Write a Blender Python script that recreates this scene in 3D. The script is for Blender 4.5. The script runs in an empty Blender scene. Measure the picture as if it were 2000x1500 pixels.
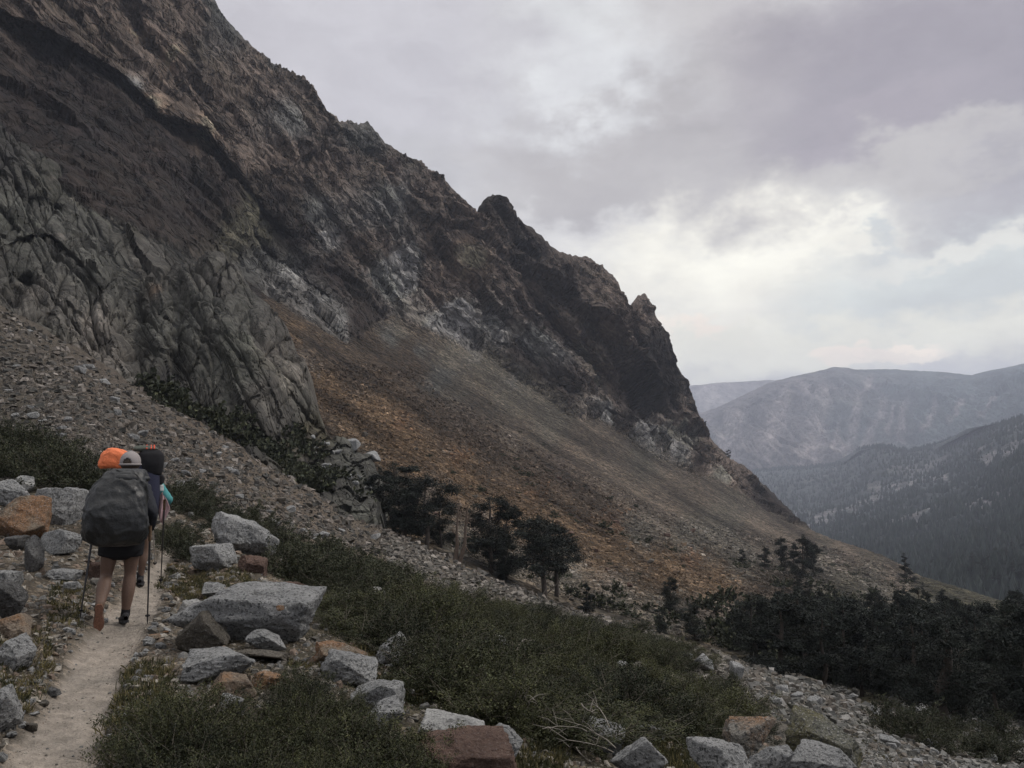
import bpy, math, random
import numpy as np
from mathutils import Vector, Matrix

random.seed(7)
RNG = np.random.default_rng(11)
SC = bpy.context.scene
COL = SC.collection

# ------------------------------------------------------------------ camera
F = 1570.0
EYE = np.array([0.0, 0.0, 1.6])
PITCH = math.atan(140 / F)
cam_d = bpy.data.cameras.new('camera')
cam = bpy.data.objects.new('camera', cam_d)
COL.objects.link(cam)
cam.location = EYE
cam.rotation_euler = (math.pi / 2 + PITCH, 0, 0)
cam_d.sensor_width = 36
cam_d.lens = 36 * F / 2000
cam_d.clip_start = 0.05
cam_d.clip_end = 60000
SC.camera = cam
R_ = np.array([1.0, 0, 0])
U_ = np.array([0.0, -math.sin(PITCH), math.cos(PITCH)])
D_ = np.array([0.0, math.cos(PITCH), math.sin(PITCH)])

def at(px, py, d):
    """world point seen at photo pixel px,py at distance d along the view axis"""
    px = np.asarray(px, float); py = np.asarray(py, float); d = np.asarray(d, float)
    v = D_ + ((px - 1000) / F)[..., None] * R_ + ((750 - py) / F)[..., None] * U_
    return EYE + v * d[..., None]

def direction(px, py):
    v = at(px, py, 1.0) - EYE
    return v / np.linalg.norm(v)

# ------------------------------------------------------------------ colour management
SC.view_settings.view_transform = 'Standard'
SC.view_settings.look = 'None'
SC.view_settings.exposure = 0.4
SC.view_settings.gamma = 1.0
SC.view_settings.use_curve_mapping = False
SC.render.engine = 'CYCLES'
SC.cycles.use_denoising = True
SC.cycles.max_bounces = 5
SC.cycles.diffuse_bounces = 2
SC.cycles.glossy_bounces = 1
SC.cycles.volume_bounces = 1
SC.cycles.transparent_max_bounces = 4
SC.cycles.use_adaptive_sampling = True
SC.cycles.adaptive_threshold = 0.02

SUN_AZ, SUN_EL = math.radians(78), math.radians(46)
sun_d = bpy.data.lights.new('sun', 'SUN')
sun_d.energy = 1.5
sun_d.angle = math.radians(11)
sun_d.color = (1.0, 0.93, 0.85)
sun = bpy.data.objects.new('sun', sun_d)
COL.objects.link(sun)
sdir = Vector((math.sin(SUN_AZ) * math.cos(SUN_EL), math.cos(SUN_AZ) * math.cos(SUN_EL), math.sin(SUN_EL)))
sun.rotation_euler = sdir.to_track_quat('Z', 'Y').to_euler()

# ------------------------------------------------------------------ node helpers
class NT:
    def __init__(s, tree):
        s.t = tree; s.n = tree.nodes; s.l = tree.links
    def new(s, kind, **kw):
        n = s.n.new(kind)
        for k, v in kw.items():
            setattr(n, k, v)
        return n
    def put(s, sock, v):
        if isinstance(v, bpy.types.NodeSocket): s.l.new(v, sock)
        elif v is not None: sock.default_value = v
    def math(s, op, a, b=None, c=None, clamp=False):
        n = s.new('ShaderNodeMath', operation=op, use_clamp=clamp)
        s.put(n.inputs[0], a)
        if b is not None: s.put(n.inputs[1], b)
        if c is not None: s.put(n.inputs[2], c)
        return n.outputs[0]
    def vmath(s, op, a, b=None, out=0):
        n = s.new('ShaderNodeVectorMath', operation=op)
        s.put(n.inputs[0], a)
        if b is not None: s.put(n.inputs[3] if op == 'SCALE' else n.inputs[1], b)
        return n.outputs[out]
    def noise(s, vec, scale, detail=4, rough=0.55, dist=0.0, out='Fac'):
        n = s.new('ShaderNodeTexNoise')
        s.put(n.inputs['Vector'], vec)
        n.inputs['Scale'].default_value = scale; n.inputs['Detail'].default_value = detail
        n.inputs['Roughness'].default_value = rough; n.inputs['Distortion'].default_value = dist
        return n.outputs[out]
    def voro(s, vec, scale, feature='F1', out='Distance', rand=1.0):
        n = s.new('ShaderNodeTexVoronoi', feature=feature)
        s.put(n.inputs['Vector'], vec)
        n.inputs['Scale'].default_value = scale; n.inputs['Randomness'].default_value = rand
        return n.outputs[out]
    def rng(s, v, a, b, c=0.0, d=1.0, smooth=False):
        n = s.new('ShaderNodeMapRange')
        if smooth: n.interpolation_type = 'SMOOTHSTEP'
        s.put(n.inputs[0], v)
        for i, x in enumerate((a, b, c, d)): n.inputs[i + 1].default_value = x
        return n.outputs[0]
    def mix(s, f, a, b, mode='MIX'):
        n = s.new('ShaderNodeMix', data_type='RGBA', blend_type=mode)
        s.put(n.inputs[0], f)
        for sock, v in ((n.inputs[6], a), (n.inputs[7], b)):
            if isinstance(v, bpy.types.NodeSocket): s.l.new(v, sock)
            else: sock.default_value = (*v, 1.0) if len(v) == 3 else v
        return n.outputs[2]
    def mapping(s, vec, scale=(1, 1, 1), rot=(0, 0, 0)):
        n = s.new('ShaderNodeMapping')
        s.put(n.inputs[0], vec)
        n.inputs['Rotation'].default_value = rot; n.inputs['Scale'].default_value = scale
        return n.outputs[0]

# ------------------------------------------------------------------ sky
def build_world():
    w = bpy.data.worlds.new('World'); SC.world = w; w.use_nodes = True
    t = NT(w.node_tree); t.n.clear()
    out = t.new('ShaderNodeOutputWorld'); bg = t.new('ShaderNodeBackground')
    bg.inputs['Strength'].default_value = 0.1
    sky = t.new('ShaderNodeTexSky', sky_type='NISHITA')
    sky.sun_disc = False; sky.sun_elevation = SUN_EL; sky.sun_rotation = SUN_AZ
    sky.altitude = 2800; sky.dust_density = 2.0
    v = t.new('ShaderNodeTexCoord').outputs['Generated']
    # flattened copy of the direction: clouds stretch towards the horizon
    warp = t.noise(t.mapping(v, (1, 1, 1.6)), 3.2, 6, 0.62, out='Color')
    warp = t.vmath('SCALE', t.vmath('SUBTRACT', warp, (0.5, 0.5, 0.5)), 0.34)
    warp2 = t.noise(t.mapping(v, (1, 1, 1.9)), 13, 5, 0.6, out='Color')
    warp2 = t.vmath('SCALE', t.vmath('SUBTRACT', warp2, (0.5, 0.5, 0.5)), 0.07)
    vw = t.vmath('ADD', t.vmath('ADD', v, warp), warp2)
    vs = t.vmath('ADD', v, warp2)
    base = (0.535, 0.525, 0.55)
    n0 = t.noise(t.mapping(v, (1, 1, 2.0)), 2.6, 7, 0.55)
    colr = t.mix(t.rng(n0, 0.36, 0.64), (0.36, 0.35, 0.38), (0.54, 0.53, 0.55))
    #        px   py    rx   rz   colour                 amount soft warped
    blobs = [(620, 160, 460, 420, (0.455, 0.445, 0.50), 0.9, True),
             (760, 400, 300, 160, (0.40, 0.395, 0.425), 0.6, True),
             (1060, 60, 150, 60, (0.56, 0.57, 0.60), 0.8, True),
             (1130, 170, 190, 110, (0.60, 0.61, 0.65), 0.85, True),
             (1100, 215, 90, 50, (0.66, 0.67, 0.71), 0.7, True),
             (1330, 70, 200, 130, (0.40, 0.38, 0.40), 0.7, True),
             (1280, 330, 360, 110, (0.355, 0.335, 0.35), 0.85, True),
             (1560, 180, 230, 150, (0.34, 0.315, 0.34), 0.8, True),
             (1880, 110, 360, 200, (0.26, 0.237, 0.275), 0.97, True),
             (1700, 230, 200, 60, (0.31, 0.28, 0.32), 0.7, True),
             (1560, 350, 330, 60, (0.43, 0.41, 0.42), 0.6, True),
             (1850, 300, 280, 40, (0.46, 0.44, 0.44), 0.65, True),
             (1940, 350, 170, 50, (0.32, 0.30, 0.33), 0.7, True),
             (1730, 380, 190, 34, (0.40, 0.39, 0.41), 0.7, True),
             (1130, 470, 170, 60, (0.60, 0.59, 0.61), 0.8, True),
             (1450, 540, 250, 150, (0.86, 0.83, 0.755), 0.97, True),
             (1500, 470, 170, 50, (0.86, 0.835, 0.77), 0.8, True),
             (1480, 560, 300, 190, (0.86, 0.835, 0.77), 0.6, True),
             (1560, 600, 140, 34, (0.80, 0.77, 0.72), 0.7, True),
             (1850, 560, 280, 130, (0.56, 0.59, 0.59), 0.85, True),
             (1700, 480, 70, 30, (0.40, 0.44, 0.49), 0.85, True),
             (1880, 470, 240, 30, (0.68, 0.67, 0.64), 0.85, True),
             (1600, 710, 700, 80, (0.76, 0.74, 0.66), 0.9, True),
             (1380, 660, 75, 28, (0.90, 0.79, 0.70), 0.8, True),
             (1640, 688, 50, 17, (0.90, 0.79, 0.70), 0.85, False),
             (1685, 694, 70, 15, (0.86, 0.76, 0.69), 0.85, False),
             (1770, 686, 48, 20, (0.96, 0.84, 0.74), 0.9, False),
             (1725, 698, 110, 13, (0.82, 0.74, 0.67), 0.8, False)]
    for px, py, rx, rz, c, amt, wp in blobs:
        cdir = direction(px, py)
        k = 1.0
        d = t.vmath('SUBTRACT', vw if wp else vs, tuple(cdir))
        d = t.vmath('MULTIPLY', d, (F / rx * k, F / rx * k * 0.8, F / rz * k))
        L = t.vmath('LENGTH', d, out=1)
        fac = t.rng(L, 1.25 if wp else 1.05, 0.35 if wp else 0.72, 0.0, amt, True)
        colr = t.mix(fac, colr, c)
    fine = t.noise(t.mapping(vs, (1, 1, 2.4)), 9, 8, 0.6)
    colr = t.mix(1.0, colr, t.mix(t.rng(fine, 0.3, 0.7), (0.90, 0.89, 0.90), (1.09, 1.09, 1.09)), 'MULTIPLY')
    colr = t.mix(1.0, colr, (1.02, 1.015, 0.95), 'MULTIPLY')
    sz = t.new('ShaderNodeSeparateXYZ'); t.put(sz.inputs[0], v)
    zen = t.rng(sz.outputs[2], 0.52, 0.95, 1.0, 2.1)             # an overcast sky is brightest overhead
    cloud = t.vmath('SCALE', colr, t.math('MULTIPLY', zen, 10.9))                    # in sky texture units (background strength 0.1)
    sv = t.new('ShaderNodeSeparateXYZ'); t.put(sv.inputs[0], v)
    below = t.rng(sv.outputs[2], -0.02, 0.0)
    full = t.mix(0.93, sky.outputs[0], cloud)
    full = t.mix(below, (2.6, 2.6, 2.7), full)
    t.put(bg.inputs['Color'], full)
    t.l.new(bg.outputs[0], out.inputs[0])
build_world()

# ------------------------------------------------------------------ numpy noise
_perm = RNG.permutation(256); _perm = np.concatenate([_perm, _perm, _perm])
_g = RNG.normal(size=(256, 3)); _g /= np.linalg.norm(_g, axis=1)[:, None]
_rv = RNG.random((256, 3))

def pnoise(p):
    p = np.asarray(p, float)
    i = np.floor(p).astype(np.int64); f = p - i
    u = f * f * f * (f * (f * 6 - 15) + 10)
    i &= 255
    res = 0
    for dx in (0, 1):
        wx = u[..., 0] if dx else 1 - u[..., 0]
        a = _perm[(i[..., 0] + dx) & 255]
        for dy in (0, 1):
            wy = u[..., 1] if dy else 1 - u[..., 1]
            b = _perm[(a + i[..., 1] + dy) & 255]
            for dz in (0, 1):
                wz = u[..., 2] if dz else 1 - u[..., 2]
                g = _g[_perm[(b + i[..., 2] + dz) & 255]]
                dot = g[..., 0] * (f[..., 0] - dx) + g[..., 1] * (f[..., 1] - dy) + g[..., 2] * (f[..., 2] - dz)
                res = res + wx * wy * wz * dot
    return res * 1.6

def fbm(p, octv=4, gain=0.5, lac=2.03):
    a, s, r = 1.0, 0, 0
    for k in range(octv):
        r = r + a * pnoise(p + 17.3 * k); s += a; a *= gain; p = p * lac
    return r / s

def ridged(p, octv=4, gain=0.5, lac=2.07):
    a, s, r = 1.0, 0, 0
    for k in range(octv):
        r = r + a * (1 - 2.2 * np.abs(pnoise(p + 31.7 * k))); s += a; a *= gain; p = p * lac
    return r / s

def worley(p):
    """returns F1, F2-F1 and a random number of the nearest cell"""
    i = np.floor(p).astype(np.int64); f = p - i
    f1 = np.full(p.shape[:-1], 9.0); f2 = np.full(p.shape[:-1], 9.0); idc = np.zeros(p.shape[:-1])
    for dx in (-1, 0, 1):
        a = _perm[(i[..., 0] + dx) & 255]
        for dy in (-1, 0, 1):
            b = _perm[(a + i[..., 1] + dy) & 255]
            for dz in (-1, 0, 1):
                h = _perm[(b + i[..., 2] + dz) & 255]
                q = _rv[h] + np.array([dx, dy, dz])
                dd = np.sqrt(((q - f) ** 2).sum(-1))
                m = dd < f1
                f2 = np.where(m, f1, np.minimum(f2, dd)); f1 = np.where(m, dd, f1); idc = np.where(m, h / 256.0, idc)
    return f1, f2 - f1, idc

def facets(p):
    """tilted blocks: each Worley cell has its own plane, as broken rock has"""
    i = np.floor(p).astype(np.int64); f = p - i
    f1 = np.full(p.shape[:-1], 9.0); val = np.zeros(p.shape[:-1])
    for dx in (-1, 0, 1):
        a = _perm[(i[..., 0] + dx) & 255]
        for dy in (-1, 0, 1):
            b = _perm[(a + i[..., 1] + dy) & 255]
            for dz in (-1, 0, 1):
                h = _perm[(b + i[..., 2] + dz) & 255]
                r = _rv[h] + np.array([dx, dy, dz]) - f
                dd = (r ** 2).sum(-1)
                m = dd < f1
                f1 = np.where(m, dd, f1)
                val = np.where(m, (r * _g[h]).sum(-1) + (_rv[h][..., 0] - 0.5) * 0.7, val)
    return val

# ------------------------------------------------------------------ thin plate spline, polylines
class TPS:
    def __init__(s, pts, vals, lam=1e-4):
        s.c = np.array(pts, float) / 1000; n = len(s.c)
        s.m = s.c.mean(0)
        K = s.k(np.linalg.norm(s.c[:, None] - s.c[None], axis=-1)) + lam * np.eye(n)
        Pm = np.hstack([np.ones((n, 1)), s.c])
        A = np.block([[K, Pm], [Pm.T, np.zeros((3, 3))]])
        b = np.concatenate([np.array(vals, float), np.zeros(3)])
        s.w = np.linalg.solve(A, b)
    @staticmethod
    def k(r):
        return r * r * np.log(r + 1e-9)
    def __call__(s, px, py):
        x = np.asarray(px, float) / 1000; y = np.asarray(py, float) / 1000
        r = s.w[-3] + s.w[-2] * x + s.w[-1] * y
        for (cx, cy), w in zip(s.c, s.w[:-3]):
            r = r + w * s.k(np.hypot(x - cx, y - cy))
        return r

def poly_dist(px, py, pts):
    """distance to a polyline, its side (+ = left-below when walking right-down), arc position 0..1"""
    best = np.full(np.shape(px), 1e9); side = np.zeros(np.shape(px)); arc = np.zeros(np.shape(px))
    n = len(pts) - 1
    for k in range(n):
        ax, ay = pts[k][:2]; bx, by = pts[k + 1][:2]
        ex, ey = bx - ax, by - ay
        tt = np.clip(((px - ax) * ex + (py - ay) * ey) / (ex * ex + ey * ey), 0, 1)
        dx = px - ax - tt * ex; dy = py - ay - tt * ey
        dd = np.hypot(dx, dy); m = dd < best
        best = np.where(m, dd, best)
        side = np.where(m, np.sign(ex * dy - ey * dx), side)
        arc = np.where(m, (k + tt) / n, arc)
    return best, side, arc

def interp(px, pts):
    a = np.array(pts, float)
    return np.interp(px, a[:, 0], a[:, 1])

def idw(px, py, zones, power=3.0):
    """blend of colour zones: list of (x, y, colour); radius optional"""
    num = 0; den = 0
    for z in zones:
        x, y, c = z[:3]; r = z[3] if len(z) > 3 else 60
        w = (1.0 / (((px - x) ** 2 + (py - y) ** 2) / (r * r) + 0.05)) ** (power / 2)
        num = num + w[..., None] * np.array(c); den = den + w
    return num / den[..., None]

# ------------------------------------------------------------------ mesh helpers
def mesh_np(name, V, Fq, smooth=True, cols=None, attrs=None):
    me = bpy.data.meshes.new(name)
    V = np.ascontiguousarray(V, dtype=np.float32).reshape(-1, 3)
    Fq = np.ascontiguousarray(Fq, dtype=np.int32)
    k = Fq.shape[1]
    me.vertices.add(len(V)); me.vertices.foreach_set('co', V.ravel())
    me.loops.add(Fq.size); me.loops.foreach_set('vertex_index', Fq.ravel())
    me.polygons.add(len(Fq))
    me.polygons.foreach_set('loop_start', np.arange(0, Fq.size, k, dtype=np.int32))
    me.polygons.foreach_set('use_smooth', np.full(len(Fq), smooth))
    me.update(calc_edges=True)
    if cols is not None:
        a = me.attributes.new('Col', 'FLOAT_COLOR', 'POINT')
        c = np.ones((len(V), 4), np.float32); c[:, :3] = np.asarray(cols).reshape(-1, 3)
        a.data.foreach_set('color', c.ravel())
    for an, av in (attrs or {}).items():
        a = me.attributes.new(an, 'FLOAT', 'POINT')
        a.data.foreach_set('value', np.ascontiguousarray(av, dtype=np.float32).ravel())
    return me

def link(name, me, mat=None, parent=None, **props):
    o = bpy.data.objects.new(name, me); COL.objects.link(o)
    if mat and me and not me.materials: me.materials.append(mat)
    if parent: o.parent = parent
    for k, v in props.items(): o[k] = v
    return o

def empty(name, loc, rz=0.0, **props):
    o = bpy.data.objects.new(name, None); COL.objects.link(o)
    o.empty_display_size = 0.2
    o.location = loc; o.rotation_euler = (0, 0, rz)
    for k, v in props.items(): o[k] = v
    return o

def grid_faces(h, w, flip=False):
    i = np.arange(h - 1)[:, None] * w + np.arange(w - 1)[None]
    q = np.stack([i, i + w, i + w + 1, i + 1], -1).reshape(-1, 4)
    return q[:, ::-1] if flip else q

def grid_normals(P):
    du = np.gradient(P, axis=1); dv = np.gradient(P, axis=0)
    n = np.cross(dv, du)
    n /= np.linalg.norm(n, axis=-1)[..., None] + 1e-12
    return n

# ------------------------------------------------------------------ terrain sheets
class Sheet:
    """a surface seen between the curves top(px) and bottom(px); its points are real world points"""
    def __init__(s, x0, x1, nx, ny, top, bottom, ctrl, vpow=1.0, lam=1e-4, creases=(), dmin=1 / 10000):
        s.x0, s.x1, s.nx, s.ny = x0, x1, nx, ny
        s.top, s.bot, s.vpow = top, bottom, vpow
        px = np.linspace(x0, x1, nx)[None].repeat(ny, 0)
        v = (np.linspace(0, 1, ny) ** vpow)[:, None]
        tp = interp(px[0], top)[None]; bt = interp(px[0], bottom)[None]
        py = tp + v * (bt - tp)
        inv = TPS([c[:2] for c in ctrl], [1 / c[2] for c in ctrl], lam)(px, py)
        d = 1 / np.maximum(inv, dmin)
        for pts, amp, w, mode in creases:
            ds, side, arc = poly_dist(px, py, pts)
            taper = np.clip(np.minimum(arc, 1 - arc) * 5, 0, 1)
            if mode == 'gully': g = np.exp(-(ds / w) ** 2)
            elif mode == 'below': g = np.where(side > 0, np.exp(-ds / w), np.exp(-(ds / 4) ** 2))
            else: g = np.where(side > 0, np.exp(-(ds / 4) ** 2), np.exp(-ds / w))
            d = d * (1 + amp * g * taper)
        s.px, s.py, s.d = px, py, d
        s.P = at(px, py, d)
    def displace(s, fn, bias=None, keep=0.3):
        n = grid_normals(s.P)
        if bias is not None:
            n = n * keep + np.array(bias); n /= np.linalg.norm(n, axis=-1, keepdims=True)
        s.P = s.P + n * fn(s.P, s.px, s.py, s.d)[..., None]
    def pos(s, x, y):
        """displaced surface point under photo pixel"""
        x = np.asarray(x, float); y = np.asarray(y, float)
        fx = np.clip((x - s.x0) / (s.x1 - s.x0) * (s.nx - 1), 0, s.nx - 1.001)
        tp = interp(x, s.top); bt = interp(x, s.bot)
        v = np.clip((y - tp) / (bt - tp), 0, 1) ** (1 / s.vpow)
        fy = np.clip(v * (s.ny - 1), 0, s.ny - 1.001)
        i = fy.astype(int); j = fx.astype(int); a = (fy - i)[..., None]; b = (fx - j)[..., None]
        P = s.P
        return (P[i, j] * (1 - a) * (1 - b) + P[i + 1, j] * a * (1 - b) + P[i, j + 1] * (1 - a) * b + P[i + 1, j + 1] * a * b)

def back_skirt(P, C, A, steps, back, drop, where='top'):
    """rows that carry the surface over its crest, away and down, so the crest has a far side"""
    row = P[0] if where == 'top' else P[-1]
    rows = []
    for k in range(1, steps + 1):
        f = k / steps
        q = row + np.array([0, back * f, -drop * f ** 1.5])
        q = q + (0.04 * back * fbm(q / (back * 0.3), 3))[..., None] * np.array([0, 0, 1.0])
        rows.append(q)
    if where == 'top':
        Pn = np.concatenate([np.array(rows[::-1]), P]); pad = lambda M: np.concatenate([np.repeat(M[:1], steps, 0), M])
    else:
        Pn = np.concatenate([P, np.array(rows)]); pad = lambda M: np.concatenate([M, np.repeat(M[-1:], steps, 0)])
    return Pn, pad(C), {k: pad(v) for k, v in A.items()}

# ------------------------------------------------------------------ materials
def new_mat(name):
    m = bpy.data.materials.new(name); m.use_nodes = True
    t = NT(m.node_tree)
    b = t.n['Principled BSDF']
    b.inputs['Roughness'].default_value = 0.9
    b.inputs['Specular IOR Level'].default_value = 0.15
    return m, t, b

def attr(t, name, out='Color'):
    n = t.new('ShaderNodeAttribute'); n.attribute_name = name
    return n.outputs[out]

def bump(t, b, h, strength=1.0, dist=0.1):
    n = t.new('ShaderNodeBump')
    n.inputs['Strength'].default_value = strength; n.inputs['Distance'].default_value = dist
    t.put(n.inputs['Height'], h)
    t.l.new(n.outputs[0], b.inputs['Normal'])

def mat_cliff(name, sc, ang=43, contrast=1.0, joints=1.0):
    """broken rock; sc = size in metres of the finest relief, ang = dip of the bedding (None: no bedding)"""
    m, t, b = new_mat(name)
    v = t.new('ShaderNodeTexCoord').outputs['Object']
    if ang is None: vl = vx = v
    else:
        vr = t.mapping(v, (1, 1, 1), (0, math.radians(-ang), 0))
        vl = t.mapping(vr, (0.40, 0.6, 1.0)); vx = t.mapping(vr, (1.0, 0.6, 0.55))
    base = attr(t, 'Col')
    n1 = t.noise(vl, 0.16 / sc, 6, 0.65)
    n2 = t.noise(vl, 1.0 / sc, 6, 0.72)
    n3 = t.noise(v, 0.05 / sc, 4, 0.6)
    def joint(vec, scale, w, det=3):
        n = t.noise(vec, scale, det, 0.5, 0.0)
        return t.rng(t.math('ABSOLUTE', t.math('SUBTRACT', n, 0.5)), 0.0, w)
    jt = t.math('MINIMUM', joint(vl, 0.085 / sc, 0.010), t.math('MINIMUM', joint(t.mapping(vl, (1.3, 1.1, 1.2), (0.1, 0.15, 0.4)), 0.19 / sc, 0.016), joint(vx, 0.10 / sc, 0.012)))
    vo = t.new('ShaderNodeTexVoronoi'); t.put(vo.inputs['Vector'], t.vmath('ADD', vl, t.vmath('SCALE', t.noise(v, 0.6 / sc, 3, out='Color'), 0.4 * sc))); vo.inputs['Scale'].default_value = 0.42 / sc
    sep = t.new('ShaderNodeSeparateColor'); t.l.new(vo.outputs['Color'], sep.inputs[0])
    c = t.mix(1.0, base, t.mix(t.rng(n1, 0.32, 0.68), (0.58,) * 3, (1.46,) * 3), 'MULTIPLY')
    c = t.mix(1.0, c, t.mix(t.rng(n2, 0.36, 0.64), (0.58,) * 3, (1.55, 1.5, 1.46)), 'MULTIPLY')
    c = t.mix(1.0, c, t.mix(sep.outputs[0], (0.80,) * 3, (1.22,) * 3), 'MULTIPLY')
    c = t.mix(t.rng(n3, 0.5, 0.72, 0, 0.35), c, t.mix(1.0, c, (0.9, 1.02, 0.82), 'MULTIPLY'))
    c = t.mix(t.math('MULTIPLY', t.math('SUBTRACT', 1.0, jt), 0.62 * joints), c, (0.022, 0.021, 0.02))
    t.l.new(c, b.inputs['Base Color'])
    h = t.math('ADD', t.math('MULTIPLY', n1, 2.6), t.math('ADD', t.math('MULTIPLY', n2, 0.9), t.math('ADD', t.math('MULTIPLY', jt, 0.8 * joints), t.math('MULTIPLY', t.math('SUBTRACT', sep.outputs[1], t.math('MULTIPLY', vo.outputs['Distance'], 1.6)), 0.5))))
    bump(t, b, h, 1.0 * contrast, 1.2 * sc)
    return m

def mat_scree(name, sizes):
    """loose stones: cells with a brightness of their own, at a few sizes (metres)"""
    m, t, b = new_mat(name)
    v = t.new('ShaderNodeTexCoord').outputs['Object']
    vw = t.vmath('ADD', v, t.vmath('SCALE', t.noise(v, 1.5 / sizes[0], 2, out='Color'), 0.5 * sizes[0]))
    base = attr(t, 'Col')
    c = base; h = None
    for k, s in enumerate(sizes):
        vo = t.new('ShaderNodeTexVoronoi'); t.put(vo.inputs['Vector'], vw); vo.inputs['Scale'].default_value = 1 / s
        sep = t.new('ShaderNodeSeparateColor'); t.l.new(vo.outputs['Color'], sep.inputs[0])
        r = t.math('POWER', sep.outputs[0], 2.0)
        g = t.mix(r, (0.55, 0.55, 0.56), (1.95, 1.85, 1.75)) if k == 0 else t.mix(r, (0.8, 0.8, 0.8), (1.25, 1.22, 1.2))
        c = t.mix(1.0, c, g, 'MULTIPLY')
        dome = t.math('MULTIPLY', t.math('SUBTRACT', 0.9, vo.outputs['Distance']), t.math('ADD', 0.35, sep.outputs[1]))
        dome = t.math('MULTIPLY', dome, s)
        h = dome if h is None else t.math('ADD', h, dome)
    n = t.noise(v, 0.08 / sizes[-1], 5, 0.6)
    c = t.mix(1.0, c, t.mix(t.rng(n, 0.3, 0.7), (0.75,) * 3, (1.25,) * 3), 'MULTIPLY')
    t.l.new(c, b.inputs['Base Color'])
    bump(t, b, h, 1.0, 1.4)
    return m

def mat_ground():
    m, t, b = new_mat('trail_dust_and_stones')
    v = t.new('ShaderNodeTexCoord').outputs['Object']
    base = attr(t, 'Col'); tr = attr(t, 'trail', 'Fac')
    n1 = t.noise(v, 1.2, 5, 0.6); n2 = t.noise(v, 9, 5, 0.65); n3 = t.noise(v, 60, 4, 0.7)
    vo = t.new('ShaderNodeTexVoronoi'); t.put(vo.inputs['Vector'], t.vmath('ADD', v, t.vmath('SCALE', t.noise(v, 12, 2, out='Color'), 0.06))); vo.inputs['Scale'].default_value = 11
    sep = t.new('ShaderNodeSeparateColor'); t.l.new(vo.outputs['Color'], sep.inputs[0])
    vo2 = t.new('ShaderNodeTexVoronoi'); t.put(vo2.inputs['Vector'], v); vo2.inputs['Scale'].default_value = 38
    sep2 = t.new('ShaderNodeSeparateColor'); t.l.new(vo2.outputs['Color'], sep2.inputs[0])
    peb = t.mix(t.math('POWER', sep.outputs[0], 2.5), (0.6, 0.6, 0.6), (1.7, 1.65, 1.6))
    peb2 = t.mix(t.math('POWER', sep2.outputs[0], 3.0), (0.8, 0.8, 0.8), (1.6, 1.55, 1.5))
    rough = t.mix(1.0, t.mix(1.0, base, peb, 'MULTIPLY'), peb2, 'MULTIPLY')
    dust = t.mix(1.0, base, t.mix(t.rng(n2, 0.35, 0.65), (0.72,) * 3, (1.14,) * 3), 'MULTIPLY')
    dust = t.mix(1.0, dust, t.mix(t.rng(n3, 0.3, 0.7), (0.8,) * 3, (1.2,) * 3), 'MULTIPLY')
    c = t.mix(tr, rough, dust)
    c = t.mix(1.0, c, t.mix(t.rng(n1, 0.3, 0.7), (0.82, 0.82, 0.82), (1.15, 1.12, 1.1)), 'MULTIPLY')
    t.l.new(c, b.inputs['Base Color'])
    h1 = t.math('MULTIPLY', t.math('SUBTRACT', 0.8, vo.outputs['Distance']), 0.05)
    h1 = t.math('MULTIPLY', h1, t.math('SUBTRACT', 1.05, tr))
    n25 = t.noise(v, 24, 4, 0.6); h2 = t.math('ADD', t.math('MULTIPLY', n2, 0.06), t.math('MULTIPLY', n25, 0.022))
    h3 = t.math('MULTIPLY', n3, 0.008)
    h4 = t.math('MULTIPLY', t.math('MULTIPLY', t.math('SUBTRACT', 0.8, vo2.outputs['Distance']), 0.014), t.math('SUBTRACT', 1.3, tr))
    bump(t, b, t.math('ADD', t.math('ADD', h1, h2), t.math('ADD', h3, h4)), 1.0, 1.0)
    return m

def mat_granite(name, base, dark=(0.05, 0.052, 0.055), stain=None, amount=0.0, speck=1.0, use_col=False, pale=0.5):
    m, t, b = new_mat(name)
    tc = t.new('ShaderNodeTexCoord')
    oi = t.new('ShaderNodeObjectInfo')
    v = t.new('ShaderNodeNewGeometry').outputs['Position']
    c0 = attr(t, 'Col') if use_col else base
    n_big = t.noise(v, 1.9, 5, 0.6)
    n_mid = t.noise(v, 7, 7, 0.68)
    n_sp = t.noise(v, 38 * speck, 3, 0.7)
    n_sp2 = t.noise(v, 60 * speck, 3, 0.75)
    n_l = t.noise(v, 13, 8, 0.8); n_w = t.noise(v, 3.1, 4, 0.6)
    c = t.mix(t.rng(n_big, 0.3, 0.7), t.mix(1.0, c0, (0.68, 0.69, 0.7), 'MULTIPLY'), t.mix(1.0, c0, (1.22, 1.21, 1.2), 'MULTIPLY'))
    c = t.mix(1.0, c, t.mix(t.rng(n_mid, 0.3, 0.7), (0.78,) * 3, (1.2,) * 3), 'MULTIPLY')
    if stain:
        c = t.mix(t.math('MULTIPLY', t.rng(n_big, 0.5 - 0.22 * amount, 0.60 - 0.22 * amount), 0.9), c, t.mix(t.rng(n_mid, 0.3, 0.7), tuple(x * 0.7 for x in stain), stain))
    c = t.mix(t.math('MULTIPLY', t.rng(n_l, 0.53, 0.60, 0, 0.75), t.rng(n_w, 0.40, 0.62)), c, dark)
    c = t.mix(t.rng(n_sp, 0.53, 0.60, 0, 0.85), c, dark)
    c = t.mix(t.rng(n_sp2, 0.56, 0.64, 0, pale), c, (0.55, 0.55, 0.53))
    t.l.new(c, b.inputs['Base Color'])
    h = t.math('ADD', t.math('MULTIPLY', n_mid, 0.10), t.math('ADD', t.math('MULTIPLY', n_sp, 0.022), t.math('MULTIPLY', n_l, 0.05)))
    bump(t, b, h, 1.0, 1.0)
    return m

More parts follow.
